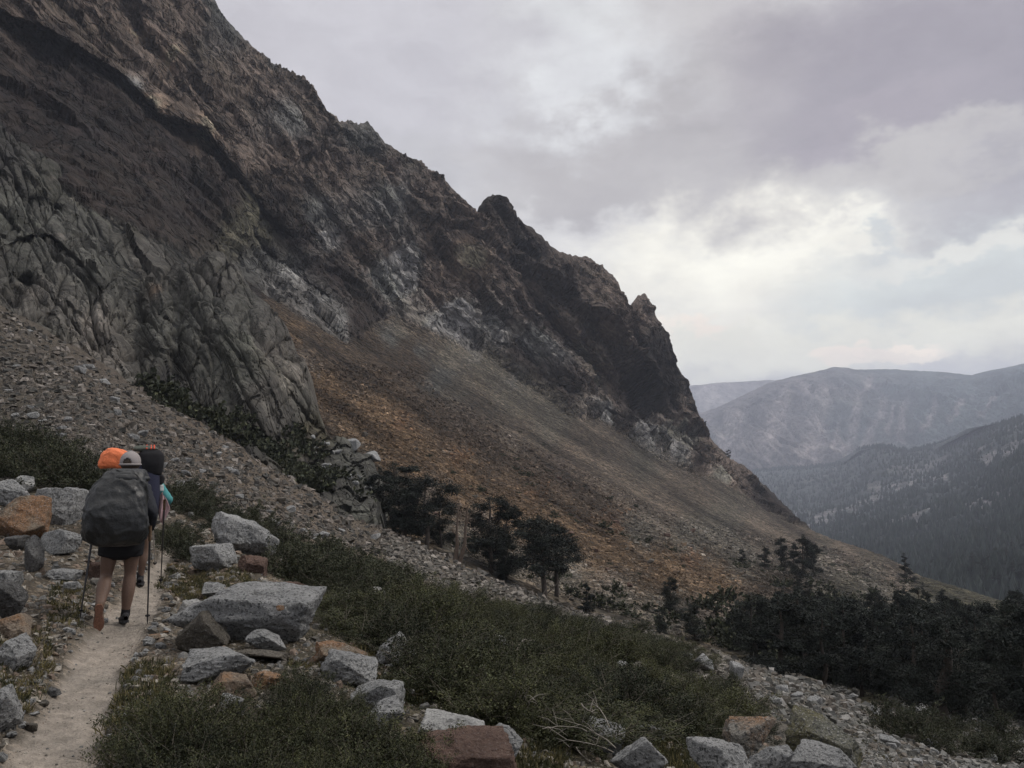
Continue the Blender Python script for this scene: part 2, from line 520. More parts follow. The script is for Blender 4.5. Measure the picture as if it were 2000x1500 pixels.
def mat_leaf(name, ca, cb, trans=0.0):
    m, t, b = new_mat(name)
    base = attr(t, 'Col')
    oi = t.new('ShaderNodeObjectInfo')
    c = t.mix(oi.outputs['Random'], ca, cb)
    c = t.mix(1.0, base, c, 'MULTIPLY')
    t.l.new(c, b.inputs['Base Color'])
    b.inputs['Roughness'].default_value = 0.75
    b.inputs['Specular IOR Level'].default_value = 0.2
    return m

def mat_plain(name, col, rough=0.8, spec=0.2, nscale=40, var=0.25, bumpd=0.002, metal=0.0):
    m, t, b = new_mat(name)
    v = t.new('ShaderNodeTexCoord').outputs['Object']
    n = t.noise(v, nscale, 4, 0.6)
    c = t.mix(t.rng(n, 0.3, 0.7), tuple(x * (1 - var) for x in col), tuple(x * (1 + var) for x in col))
    t.l.new(c, b.inputs['Base Color'])
    b.inputs['Roughness'].default_value = rough; b.inputs['Specular IOR Level'].default_value = spec
    b.inputs['Metallic'].default_value = metal
    bump(t, b, n, 0.8, bumpd)
    return m

# ------------------------------------------------------------------ colours of the ground
GREY = (0.17, 0.172, 0.168); GREYD = (0.10, 0.103, 0.10); GREYL = (0.27, 0.265, 0.255)
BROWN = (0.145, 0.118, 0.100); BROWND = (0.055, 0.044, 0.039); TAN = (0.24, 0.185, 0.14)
ORNG = (0.21, 0.147, 0.096); ORND = (0.118, 0.091, 0.070); PINKY = (0.235, 0.198, 0.168); OLIVE = (0.13, 0.125, 0.09)
SCG = (0.20, 0.185, 0.16)

# ================================================================== FAR SETTING
def far_terrain():
    # the farthest ridge
    m_far = mat_cliff('pale_far_rock', 60.0, None, 0.5, 0.1)
    s = Sheet(1150, 2600, 260, 50, [(1150, 790), (1345, 757), (1400, 749), (1500, 744), (1600, 742), (2600, 760)],
              [(1150, 1000), (2600, 1000)], [(1150, 760, 6400), (1345, 755, 6400), (1500, 745, 6500), (2600, 745, 6600), (1150, 1000, 5600), (2600, 1000, 5600)])
    s.displace(lambda P, px, py, d: 70 * ridged(P / 1500, 4))
    C = np.full(s.P.shape, 0.20) * np.array([1.0, 0.95, 0.93])
    P, C, A = back_skirt(s.P, C, {}, 4, 2500, 600)
    link('far_ridge', mesh_np('far_ridge', P, grid_faces(*P.shape[:2]), cols=C), m_far, kind='structure',
         label='palest flat-topped ridge on the horizon behind the big grey mountain', category='ridge')
    # the grey mountain across the valley
    top = [(1150, 900), (1300, 845), (1370, 806), (1400, 797), (1440, 778), (1500, 749), (1540, 738), (1580, 729), (1610, 722), (1628, 717), (1650, 718), (1670, 722),
           (1700, 722), (1740, 721), (1800, 725), (1850, 727), (1880, 731), (1897, 733), (1930, 725), (1960, 719), (2000, 711), (2100, 690), (2350, 650), (2700, 640)]
    ctrl = [(1150, 900, 4680), (1370, 806, 4608), (1500, 749, 4752), (1640, 718, 4896), (1850, 727, 4896), (2000, 711, 4464), (2700, 640, 4464),
            (1370, 930, 3744), (1640, 930, 3600), (1850, 930, 3384), (2000, 900, 3096), (2700, 900, 3024), (1640, 1000, 3168), (1150, 1000, 4032), (2700, 1050, 2592), (1640, 820, 4248), (1850, 820, 3960)]
    s = Sheet(1150, 2700, 620, 190, top, [(1150, 1020), (2700, 1050)], ctrl)
    gul = lambda P: ridged(np.stack([P[..., 0] / 210 + 0.35 * P[..., 2] / 210, P[..., 1] / 900, P[..., 2] / 1500], -1), 5, 0.55)
    def disp(P, px, py, d):
        v = np.clip((py - interp(px, top)) / 60, 0.03, 1)
        return v * (120 * gul(P) + 22 * facets(P / np.array([90, 200, 160.])) + 12 * fbm(P / 60, 4)) + 6 * fbm(P / 40, 3)
    P0 = s.P.copy(); s.displace(disp)
    g = gul(P0)
    rel = np.clip((s.py - interp(s.px, top)) / 200, 0, 1)
    # pale scree chutes between greener ribs, greener to the right and on the flat top
    chute = np.clip(0.5 - 1.6 * g + 0.7 * fbm(P0 / 160, 4) - 0.1, 0, 1)
    cm = np.zeros(s.px.shape)
    for pts, w0, w1 in (([(1608, 765), (1604, 807), (1592, 860), (1578, 912)], 5, 17), ([(1671, 785), (1673, 825), (1662, 865), (1648, 900)], 4, 11), ([(1725, 780), (1724, 825), (1710, 850), (1692, 874)], 5, 9), ([(1769, 790), (1766, 830), (1762, 880)], 4, 7),
                        ([(1836, 800), (1830, 830), (1816, 874)], 4, 6), ([(1540, 770), (1520, 830), (1500, 900)], 6, 14), ([(1440, 800), (1432, 850), (1425, 900)], 8, 18), ([(1700, 735), (1690, 770), (1672, 800)], 4, 4), ([(1560, 745), (1575, 790), (1600, 800)], 4, 5),
                        ([(1900, 780), (1880, 820), (1870, 850)], 4, 6), ([(1640, 830), (1630, 870), (1622, 905)], 2, 5), ([(1750, 800), (1742, 840), (1735, 870)], 2, 4), ([(1960, 790), (1940, 815), (1930, 835)], 4, 6)):
        ds, _, arc = poly_dist(s.px + 2 * fbm(P0 / 200, 3), s.py, pts)
        cm = np.maximum(cm, 0.75 * np.clip(1.4 - ds / (1.6 * (w0 + (w1 - w0) * arc)) + 0.5 * fbm(P0 / 50, 3), 0, 1) * np.clip(arc * 4 + 0.3, 0, 1))
    dk = np.clip(1 - np.hypot((s.px - 1680) / 120, (s.py - 850) / 55), 0, 1) ** 0.5 * np.clip(0.9 + 1.6 * fbm(P0 / np.array([60, 200, 140.]), 4), 0, 1)
    green = np.clip((s.px - 1560) / 260 + 1.1 * fbm(P0 / np.array([500, 500, 350.]), 4), 0, 1) * np.clip(1.2 - 1.0 * chute, 0, 1)
    green = np.maximum(green, np.clip((s.px - 1640) / 60, 0, 1) * np.clip(1 - rel * 5, 0, 1))
    green = np.maximum(green, dk) * (1 - cm)
    chute = np.maximum(chute, cm)
    C = np.array([0.27, 0.245, 0.24]) * (1 + 0.2 * fbm(P0 / 60, 4))[..., None]
    C = C * (1 - 0.62 * (1 - chute))[..., None]
    C = C * (1 - green[..., None]) + np.array([0.06, 0.08, 0.08]) * green[..., None]
    P, C, A = back_skirt(s.P, C, {}, 5, 1600, 500)
    m_mt = mat_cliff('grey_mountain_rock', 16.0, None, 0.6, 0.2)
    link('distant_mountain', mesh_np('distant_mountain', P, grid_faces(*P.shape[:2]), smooth=False, cols=np.clip(C, 0.02, 0.5)), m_mt, kind='structure',
         label='big bare grey mountain with scree chutes across the valley', category='mountain')
    # trees along its skyline, a few pixels each
    # the forested hill
    top = [(1380, 960), (1475, 919), (1520, 914), (1560, 913), (1600, 909), (1650, 905), (1660, 892), (1672, 882), (1690, 874), (1720, 871), (1740, 872), (1755, 878),
           (1775, 881), (1800, 876), (1850, 862), (1900, 846), (1950, 830), (2000, 815), (2200, 750), (2700, 640)]
    ctrl = [(1380, 960, 3300), (1475, 919, 3400), (1560, 913, 3300), (1650, 906, 2900), (1720, 871, 2600), (1800, 876, 2500), (1900, 846, 2200), (2000, 815, 1900), (2700, 640, 1500),
            (1500, 980, 2300), (1600, 1000, 1900), (1700, 960, 1900), (1800, 980, 1500), (1900, 940, 1500), (2000, 900, 1300), (1600, 1100, 1150), (1800, 1100, 850), (2000, 1050, 800),
            (1800, 1250, 500), (2000, 1200, 480), (2700, 1200, 350), (1380, 1100, 1500), (1380, 1300, 900), (2700, 900, 900)]
    s = Sheet(1380, 2700, 520, 260, top, [(1380, 1300), (2700, 1350)], ctrl)
    def disp(P, px, py, d):
        v = np.clip((py - interp(px, top)) / 50, 0.1, 1)
        return v * (30 * fbm(P / 300, 4) + 12 * ridged(P / 110, 4) + 4 * fbm(P / 22, 4))
    P0 = s.P.copy(); s.displace(disp)
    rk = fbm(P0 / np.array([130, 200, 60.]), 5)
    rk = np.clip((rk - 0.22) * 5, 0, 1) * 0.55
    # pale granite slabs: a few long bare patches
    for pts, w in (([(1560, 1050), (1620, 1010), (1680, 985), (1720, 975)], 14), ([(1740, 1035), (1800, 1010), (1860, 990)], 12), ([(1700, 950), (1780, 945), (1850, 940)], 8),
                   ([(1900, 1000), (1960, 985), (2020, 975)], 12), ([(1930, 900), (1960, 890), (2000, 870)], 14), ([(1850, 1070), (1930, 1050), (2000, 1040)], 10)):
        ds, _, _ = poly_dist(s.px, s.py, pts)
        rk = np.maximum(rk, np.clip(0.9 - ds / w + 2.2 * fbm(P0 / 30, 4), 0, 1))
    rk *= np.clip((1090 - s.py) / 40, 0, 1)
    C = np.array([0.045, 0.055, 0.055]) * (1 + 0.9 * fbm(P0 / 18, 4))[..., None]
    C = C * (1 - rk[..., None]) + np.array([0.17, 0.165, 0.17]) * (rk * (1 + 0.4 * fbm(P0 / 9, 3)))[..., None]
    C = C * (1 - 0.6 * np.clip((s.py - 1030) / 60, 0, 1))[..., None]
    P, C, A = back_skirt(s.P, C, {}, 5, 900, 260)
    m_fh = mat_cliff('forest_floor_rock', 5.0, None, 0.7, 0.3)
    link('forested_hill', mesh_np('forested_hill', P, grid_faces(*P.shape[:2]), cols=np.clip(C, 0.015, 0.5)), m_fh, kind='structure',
         label='lower forested hill with pale granite slabs on the right', category='hill')
    return s, rk

HILL, HILL_ROCK = far_terrain()

def cone_trees(name, pts, hs, label, mat, seed=3, sides=5):
    """far conifers, too small to pick apart: ragged two-tier cones in one mesh"""
    r = np.random.default_rng(seed); n = len(pts)
    nv = sides * 2 + 1
    V = np.zeros((n, nv, 3)); Cc = np.zeros((n, nv, 3))
    hs = np.asarray(hs)
    ang = (np.arange(sides) / sides * 2 * np.pi)[None] + r.random((n, 1)) * 6.28
    wr = hs * r.uniform(0.16, 0.3, n)
    for ring, (rad, z) in enumerate(((1.0, 0.06), (0.75, 0.5))):
        rr = wr[:, None] * rad * r.uniform(0.6, 1.25, (n, sides))
        k = slice(ring * sides, ring * sides + sides)
        V[:, k, 0] = np.cos(ang) * rr; V[:, k, 1] = np.sin(ang) * rr
        V[:, k, 2] = hs[:, None] * (z + r.uniform(-0.06, 0.08, (n, sides)))
    V[:, -1, 2] = hs; V[:, -1, 0] = hs * r.normal(0, 0.03, n)
    V += np.asarray(pts)[:, None]
    fs = []
    for k in range(sides):
        k2 = (k + 1) % sides
        fs += [(k, k2, sides + k2), (k, sides + k2, sides + k), (sides + k, sides + k2, 2 * sides)]
    Fc = (np.arange(n)[:, None, None] * nv + np.array(fs)[None]).reshape(-1, 3)
    tone = r.uniform(0.7, 1.35, (n, 1, 1))
    Cc[:] = tone
    return link(name, mesh_np(name, V, Fc, smooth=False, cols=Cc), mat, kind='stuff', label=label, category='forest')

M_FARTREE = mat_leaf('far_conifer_green', (0.024, 0.034, 0.032), (0.034, 0.044, 0.038))
def far_forest():
    n = 17000
    r = np.random.default_rng(5)
    x = r.uniform(1470, 2080, n); tp = interp(x, HILL.top)
    y = tp + (1230 - tp) * r.random(n) ** 1.0
    fx = ((x - HILL.x0) / (HILL.x1 - HILL.x0) * (HILL.nx - 1)).astype(int)
    fy = np.clip((y - tp) / (interp(x, HILL.bot) - tp) * (HILL.ny - 1), 0, HILL.ny - 1).astype(int)
    dens = 1 - 0.8 * HILL_ROCK[fy, fx]
    y[:1400] = tp[:1400] + r.uniform(0, 5, 1400)          # the wooded skyline
    keep = r.random(n) < dens
    P = HILL.pos(x[keep], y[keep]); P[:, 2] -= 0.5
    cone_trees('distant_forest', P, r.uniform(5, 15, keep.sum()) ** 1.0, 'far conifer forest covering the lower hill across the valley', M_FARTREE, sides=4)
    # sparse skyline firs and speckle on the grey mountain are carried by its own colour
far_forest()

# valley floor sheet out to the horizon
def valley():
    n = 90
    a = np.linspace(-1, 1, n); X, Y = np.meshgrid(np.sign(a) * np.abs(a) ** 2 * 24000, np.linspace(-1, 1, n) ** 1 * 24000)
    Z = -420 + 30 * fbm(np.stack([X / 2500, Y / 2500, 0 * X], -1), 3)
    P = np.stack([X, Y, Z], -1)
    link('valley_floor', mesh_np('valley_floor', P, grid_faces(n, n, True), cols=np.full(P.shape, 0.06)), mat_cliff('valley_ground', 40, None, 0.4, 0.2), kind='structure')
valley()

# ================================================================== THE MOUNTAINSIDE
SKY = [(-420, -760), (-200, -560), (0, -400), (150, -290), (260, -180), (340, -90), (395, -30), (418, 0), (428, 22), (445, 45), (470, 72), (500, 100), (530, 125), (548, 136), (566, 140), (578, 152),
       (592, 147), (606, 162), (622, 188), (634, 205), (642, 219), (655, 226), (664, 236), (682, 237), (700, 241), (716, 240), (726, 247), (735, 258), (750, 277), (772, 290), (790, 304),
       (806, 318), (824, 328), (842, 335), (858, 343), (872, 356), (886, 372), (902, 386), (918, 408), (930, 416), (937, 408), (944, 394), (956, 386), (963, 381), (970, 384), (981, 394), (990, 408), (996, 426),
       (1002, 430), (1008, 426), (1016, 430), (1024, 440), (1036, 446), (1052, 460), (1066, 472), (1080, 484), (1092, 492), (1110, 497), (1124, 500), (1140, 503), (1153, 503), (1164, 514), (1176, 524), (1188, 533),
       (1197, 539), (1205, 552), (1214, 573), (1222, 590), (1231, 597), (1238, 588), (1243, 577), (1254, 578), (1264, 586), (1276, 606), (1285, 625), (1294, 650), (1303, 668), (1312, 690), (1320, 712), (1332, 738),
       (1342, 755), (1350, 775), (1359, 798), (1368, 822), (1378, 842), (1392, 862), (1410, 880), (1430, 896), (1452, 908), (1472, 924), (1490, 946), (1512, 966), (1535, 990), (1560, 1014), (1582, 1032),
       (1605, 1043), (1640, 1058), (1680, 1072), (1720, 1086), (1760, 1104), (1800, 1122), (1850, 1140), (1950, 1170), (2100, 1200), (2400, 1240)]
_jr = np.random.default_rng(3)
_jx = np.unique(np.concatenate([np.arange(-420, 1585, 4.0), [p[0] for p in SKY]]))
_jag = _jr.normal(0, 1.5, len(_jx)) - np.where(_jr.random(len(_jx)) < 0.07, _jr.uniform(2, 7, len(_jx)), 0)
SKY = [(float(x), float(np.interp(x, [p[0] for p in SKY], [p[1] for p in SKY]) + (j if x < 1580 else 0.35 * j))) for x, j in zip(_jx, _jag)] + [p for p in SKY if p[0] > _jx[-1]]
CLIFF_BASE = [(-420, 100), (200, 430), (470, 546), (520, 575), (560, 600), (620, 628), (680, 668), (705, 660), (740, 632), (770, 622), (800, 638), (850, 655), (905, 682), (950, 690), (1000, 738), (1060, 775), (1100, 806), (1160, 822),
              (1200, 850), (1260, 880), (1310, 905), (1360, 925), (1400, 945), (1450, 968), (1500, 1000), (1545, 1025), (1585, 1038)]
CREST = [(-420, 440), (0, 602), (60, 628), (130, 668), (200, 712), (262, 752), (330, 790), (400, 830), (450, 856), (520, 900), (600, 950), (660, 980), (735, 1030), (796, 1064), (852, 1082), (900, 1106), (1000, 1148), (1100, 1186),
         (1200, 1214), (1300, 1243), (1400, 1272), (1480, 1296), (1600, 1330), (1700, 1345), (1800, 1370), (1900, 1390), (2000, 1405), (2400, 1440)]
M_CTRL = [(-420, -760, 240), (0, -400, 300), (260, -180, 380), (418, 0, 420), (600, 150, 430), (740, 250, 450), (900, 375, 480), (965, 385, 468), (1030, 442, 520), (1150, 505, 560), (1250, 580, 555), (1320, 710, 575), (1378, 842, 585),
          (1450, 908, 540), (1580, 1030, 410), (1700, 1080, 300), (1850, 1140, 215), (2100, 1200, 170), (2400, 1240, 150),
          (0, 0, 225), (150, -150, 290), (300, 200, 260), (500, 400, 300), (700, 500, 350), (900, 600, 400), (1100, 700, 440), (1200, 800, 450), (1290, 880, 450),
          (480, 562, 240), (600, 650, 230), (760, 640, 330), (900, 690, 370), (1000, 750, 375), (1100, 810, 380), (1300, 912, 400), (1450, 975, 400),
          (600, 740, 172), (700, 800, 165), (900, 850, 200), (1100, 900, 250), (1300, 1000, 240), (1500, 1060, 270),
          (730, 930, 108), (900, 1000, 113), (1100, 1050, 122), (1300, 1100, 128), (1500, 1150, 135), (1700, 1160, 165), (1450, 1250, 76), (1250, 1215, 72), (1100, 1180, 75), (900, 1100, 76),
          (1600, 1310, 58), (1800, 1340, 50), (2000, 1380, 44), (2000, 1240, 110), (2400, 1400, 42), (0, 300, 175), (0, 600, 100), (300, 700, 100), (-420, 0, 160), (-420, 600, 80), (600, 1000, 80), (1800, 1230, 110)]
M_CREASE = [([(-120, -30), (60, 50), (240, 150), (330, 230), (400, 262), (450, 325), (520, 430), (600, 500)], 0.10, 90, 'below'),
            ([(926, 416), (950, 470), (1010, 560), (1080, 640), (1150, 715), (1240, 790)], 0.035, 14, 'gully'),
            ([(1000, 432), (1030, 480), (1040, 540)], 0.025, 8, 'gully'),
            ([(1230, 600), (1232, 660), (1245, 730), (1290, 800), (1340, 860)], 0.05, 13, 'gully'),
            ([(648, 228), (620, 300), (560, 340), (520, 380)], 0.02, 7, 'gully'),
            ([(760, 290), (790, 380), (860, 470), (900, 560)], 0.02, 12, 'gully'),
            ([(230, -20), (300, 110), (400, 230), (500, 330)], 0.03, 14, 'gully'),
            ([(480, 470), (560, 520), (640, 610), (690, 650)], 0.04, 24, 'gully'),
            ([(420, 380), (520, 500), (600, 560), (660, 600)], 0.03, 22, 'below'),
            ([(900, 640), (1000, 700), (1080, 760), (1180, 800), (1260, 850)], 0.03, 26, 'below'),
            ([(1090, 520), (1130, 600), (1180, 680)], 0.025, 12, 'gully'),
            ([(1320, 860), (1400, 920), (1500, 985), (1570, 1030)], 0.04, 20, 'below'),
            ([(560, 330), (640, 380), (700, 470), (760, 540)], -0.02, 16, 'gully'),
            ([(1290, 700), (1310, 780), (1360, 870)], -0.015, 14, 'gully')]

def lin(P, u, v, w):
    """coordinates along and across the bedding that dips down to the right"""
    c, s_ = math.cos(math.radians(43)), math.sin(math.radians(43))
    a = P[..., 0] * c - P[..., 2] * s_; b = P[..., 0] * s_ + P[..., 2] * c
    return np.stack([a / u, b / v, P[..., 1] / (2.2 * w)], -1)

def mountainside():
    bot = [(x, y + 95) for x, y in CREST]
    s = Sheet(-420, 2400, 1130, 330, SKY, bot, M_CTRL, creases=M_CREASE)
    rockm = np.where(s.px < 1585, np.clip((interp(s.px, CLIFF_BASE) + 16 * fbm(s.P / 22, 4) - s.py) / 9, 0, 1), 0)
    P0 = s.P.copy()
    def disp(P, px, py, d):
        wq = P + 3 * np.stack([fbm(P / 25, 2), fbm(P / 25 + 9, 2), fbm(P / 25 + 19, 2)], -1)
        r = 9.0 * facets(lin(wq, 95, 30, 60)) * np.clip((py - interp(px, SKY)) / 70, 0, 1) + 5.0 * ridged(lin(wq, 80, 20, 50), 2) + 4.5 * facets(lin(wq, 34, 10, 20)) + 2.0 * facets(lin(wq, 12, 4.5, 8)) + 0.9 * facets(lin(P, 4.5, 2.0, 3.2)) + 0.4 * fbm(P / 2.2, 3)
        r = r - 2.2 * np.exp(-np.abs(fbm(lin(wq, 42, 9, 24), 3)) / 0.035) - 1.3 * np.exp(-np.abs(fbm(lin(wq, 16, 30, 24) + 7, 3)) / 0.03)
        edge = np.clip((py - interp(px, SKY)) / 20, 0.16, 1)
        q = 1.1 * fbm(lin(P, 40, 9, 30), 3) + 0.22 * fbm(P / 2.0, 3) + 0.16 * facets(P / 0.9)
        q = q * np.clip(d / 130, 0.5, 1.6)
        return rockm * r * edge * np.clip(d / 350, 0.45, 1.2) + (1 - rockm) * q
    s.displace(disp, (0.40, -0.75, 0.5), 0.5)
    zones = [(100, -300, BROWN, 150), (60, 20, BROWN, 60), (200, 60, BROWN, 60), (330, 60, BROWN, 70), (420, 60, GREYD, 50), (520, 160, BROWN, 60), (600, 220, BROWN, 40), (540, 140, GREYD, 30),
             (300, 190, TAN, 26), (260, 150, GREYL, 24), (400, 265, TAN, 30), (330, 110, TAN, 22), (450, 330, BROWN, 40), (270, 60, TAN, 18),
             (100, 130, BROWND, 90), (60, 230, BROWND, 90), (200, 230, BROWND, 90), (300, 330, BROWND, 80), (180, 330, BROWND, 80), (400, 400, BROWND, 60),  # brown rock under the overhang; part of its shade is painted into the colour
             (480, 450, OLIVE, 50), (540, 330, BROWN, 50), (420, 210, BROWN, 40), (640, 330, BROWN, 60), (560, 250, GREY, 40), (700, 280, GREYD, 40), (620, 420, GREY, 40), (635, 480, GREYL, 26),
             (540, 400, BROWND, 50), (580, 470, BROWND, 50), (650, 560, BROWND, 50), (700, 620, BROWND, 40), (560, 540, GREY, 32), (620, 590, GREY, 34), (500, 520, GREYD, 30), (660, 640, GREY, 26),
             (760, 400, GREY, 50), (740, 350, BROWN, 40), (830, 400, BROWN, 50), (720, 500, BROWN, 40), (760, 540, GREYL, 40), (800, 500, GREYD, 40), (850, 560, BROWN, 40), (900, 520, TAN, 34), (850, 480, BROWN, 40),
             (880, 620, GREYL, 34), (960, 640, GREY, 40), (1000, 600, BROWN, 50), (960, 530, BROWN, 40), (930, 460, BROWN, 40), (965, 410, BROWND, 34), (1020, 500, BROWND, 34), (1100, 560, BROWND, 40), (1080, 520, BROWN, 20),
             (1140, 540, BROWN, 30), (1180, 570, BROWN, 30), (1050, 680, GREY, 40), (1000, 710, BROWND, 30), (1040, 740, BROWND, 26), (1100, 760, BROWND, 26), (1140, 700, PINKY, 26), (1160, 740, PINKY, 22), (1200, 690, BROWN, 40), (1100, 640, BROWN, 40),
             (1250, 620, BROWN, 30), (1290, 700, BROWND, 34), (1240, 700, BROWND, 24), (1270, 780, BROWND, 34), (1320, 800, BROWN, 30), (1350, 820, BROWND, 24), (1200, 780, BROWN, 34), (1220, 830, BROWND, 26), (1180, 815, GREYL, 22), (1240, 855, GREYL, 20),
             (1300, 890, GREYL, 20), (1300, 850, PINKY, 24), (1340, 870, PINKY, 22), (1320, 905, GREY, 18), (1380, 890, BROWN, 26), (1440, 930, BROWN, 24), (1500, 980, BROWND, 22), (1400, 935, PINKY, 18), (1560, 1025, BROWND, 18), (1000, 780, BROWND, 20)]
    global SCZ
    scz = SCZ = [(480, 560, BROWND, 40), (540, 610, ORND, 30), (640, 670, ORND, 40), (560, 660, ORNG, 26), (600, 700, PINKY, 20), (640, 760, ORNG, 34), (620, 830, ORND, 30), (720, 800, ORNG, 40), (720, 700, ORND, 40), (800, 700, ORND, 40),
           (760, 660, GREY, 18), (820, 690, GREY, 20), (860, 740, GREY, 24), (900, 780, SCG, 26), (780, 655, SCG, 14), (880, 700, SCG, 20), (950, 720, SCG, 26), (1000, 770, SCG, 34), (930, 700, GREYL, 12), (1000, 745, GREYL, 14), (1080, 820, SCG, 34),
           (700, 740, ORND, 40), (850, 820, ORND, 46), (960, 880, ORND, 46), (1060, 930, ORND, 40), (900, 790, BROWN, 30), (1000, 850, PINKY, 26), (1100, 900, BROWN, 34), (1150, 850, PINKY, 28), (1200, 920, PINKY, 34), (1250, 900, SCG, 24),
           (800, 880, ORNG, 44), (900, 940, ORNG, 44), (1000, 1000, ORNG, 44), (1100, 1040, ORNG, 40), (1200, 1080, ORNG, 40), (1300, 1110, ORNG, 34), (1400, 1140, ORNG, 30), (1480, 1160, ORND, 24), (760, 850, ORNG, 30),
           (900, 900, (0.215, 0.130, 0.078), 16), (780, 830, (0.215, 0.130, 0.078), 16), (1050, 960, (0.215, 0.130, 0.078), 16), (1200, 1020, (0.215, 0.132, 0.085), 16), (1350, 1090, (0.215, 0.132, 0.085), 14),
           (850, 960, PINKY, 26), (950, 1020, PINKY, 26), (1080, 1080, PINKY, 26), (1200, 1130, PINKY, 26), (1150, 980, ORND, 30), (1250, 1040, SCG, 30), (1350, 1040, SCG, 34), (1300, 980, PINKY, 34), (1400, 1020, SCG, 34), (1450, 1080, SCG, 30),
           (1380, 960, PINKY, 24), (1480, 1040, PINKY, 26), (1560, 1060, PINKY, 26), (1650, 1080, PINKY, 22), (1750, 1120, PINKY, 20), (1600, 1110, SCG, 30), (1700, 1160, SCG, 30), (1650, 1200, OLIVE, 40), (1850, 1220, OLIVE, 60),
           (1100, 1120, SCG, 30), (900, 1060, SCG, 26), (1000, 1100, SCG, 26), (1200, 1170, SCG, 26), (1300, 1200, SCG, 26), (1400, 1200, PINKY, 26), (1500, 1220, OLIVE, 34), (700, 900, SCG, 20), (740, 960, SCG, 20), (1550, 1160, ORND, 24), (300, 700, GREYD, 80), (0, 400, GREYD, 100)]
    wx = s.px + 26 * fbm(P0 / 30, 4) + 10 * fbm(P0 / 8, 3); wy = s.py + 22 * fbm(P0 / 30 + 40, 4) + 8 * fbm(P0 / 8 + 11, 3)
    # colours run down the fall line: sample in coordinates stretched along it
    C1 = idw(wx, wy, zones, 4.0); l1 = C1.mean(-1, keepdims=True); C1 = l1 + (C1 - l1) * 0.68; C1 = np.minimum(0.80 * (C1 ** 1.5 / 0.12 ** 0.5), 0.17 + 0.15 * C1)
    C2 = idw(wx, wy, scz, 4.0); lum = C2.mean(-1, keepdims=True); C2 = (lum + (C2 - lum) * 1.02) * 0.48 * np.array([0.98, 1.0, 0.97])
    a32 = math.radians(32); su = s.px * math.cos(a32) + s.py * math.sin(a32); sv = -s.px * math.sin(a32) + s.py * math.cos(a32)
    streak = fbm(np.stack([su / 420, (sv + 8 * fbm(P0 / 25, 3)) / 26, 0 * su], -1), 4) + 0.5 * fbm(np.stack([su / 160, sv / 7, 0 * su], -1), 3)
    C2 = C2 * np.clip(1 + 1.25 * streak, 0.35, 1.9)[..., None] * (1 - 0.22 * np.clip(streak * 2, 0, 1)[..., None] * np.array([0.0, 0.1, 0.25]))
    C1 = C1 * (1 + 0.45 * fbm(lin(P0, 14, 3, 9), 4))[..., None] * (1 + 0.3 * fbm(P0 / 3, 3))[..., None]
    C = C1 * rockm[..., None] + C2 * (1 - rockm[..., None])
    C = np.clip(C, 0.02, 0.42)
    P, C, A = back_skirt(s.P, C, {'rock': rockm}, 6, 70, 60)
    m_c = mat_cliff('cliff_rock', 1.5); m_s = mat_scree('scree_stones', (1.0, 3.0))
    Fq = grid_faces(*P.shape[:2])
    rk = A['rock'].ravel()[Fq].mean(1) > 0.5
    for nm, sel, mt, lab, cat in (('cliff_face', rk, m_c, 'dark jagged rock ridge descending from the upper left to the right', 'cliff'),
                                  ('scree_slope', ~rk, m_s, 'orange and grey scree slope below the cliffs', 'slope')):
        f = Fq[sel]; idx, invx = np.unique(f, return_inverse=True)
        me = mesh_np(nm, P.reshape(-1, 3)[idx], invx.reshape(f.shape), smooth=(nm != 'cliff_face'), cols=C.reshape(-1, 3)[idx])
        link(nm, me, mt, kind='structure', label=lab, category=cat)
    return s, rockm
MT, MT_ROCK = mountainside()

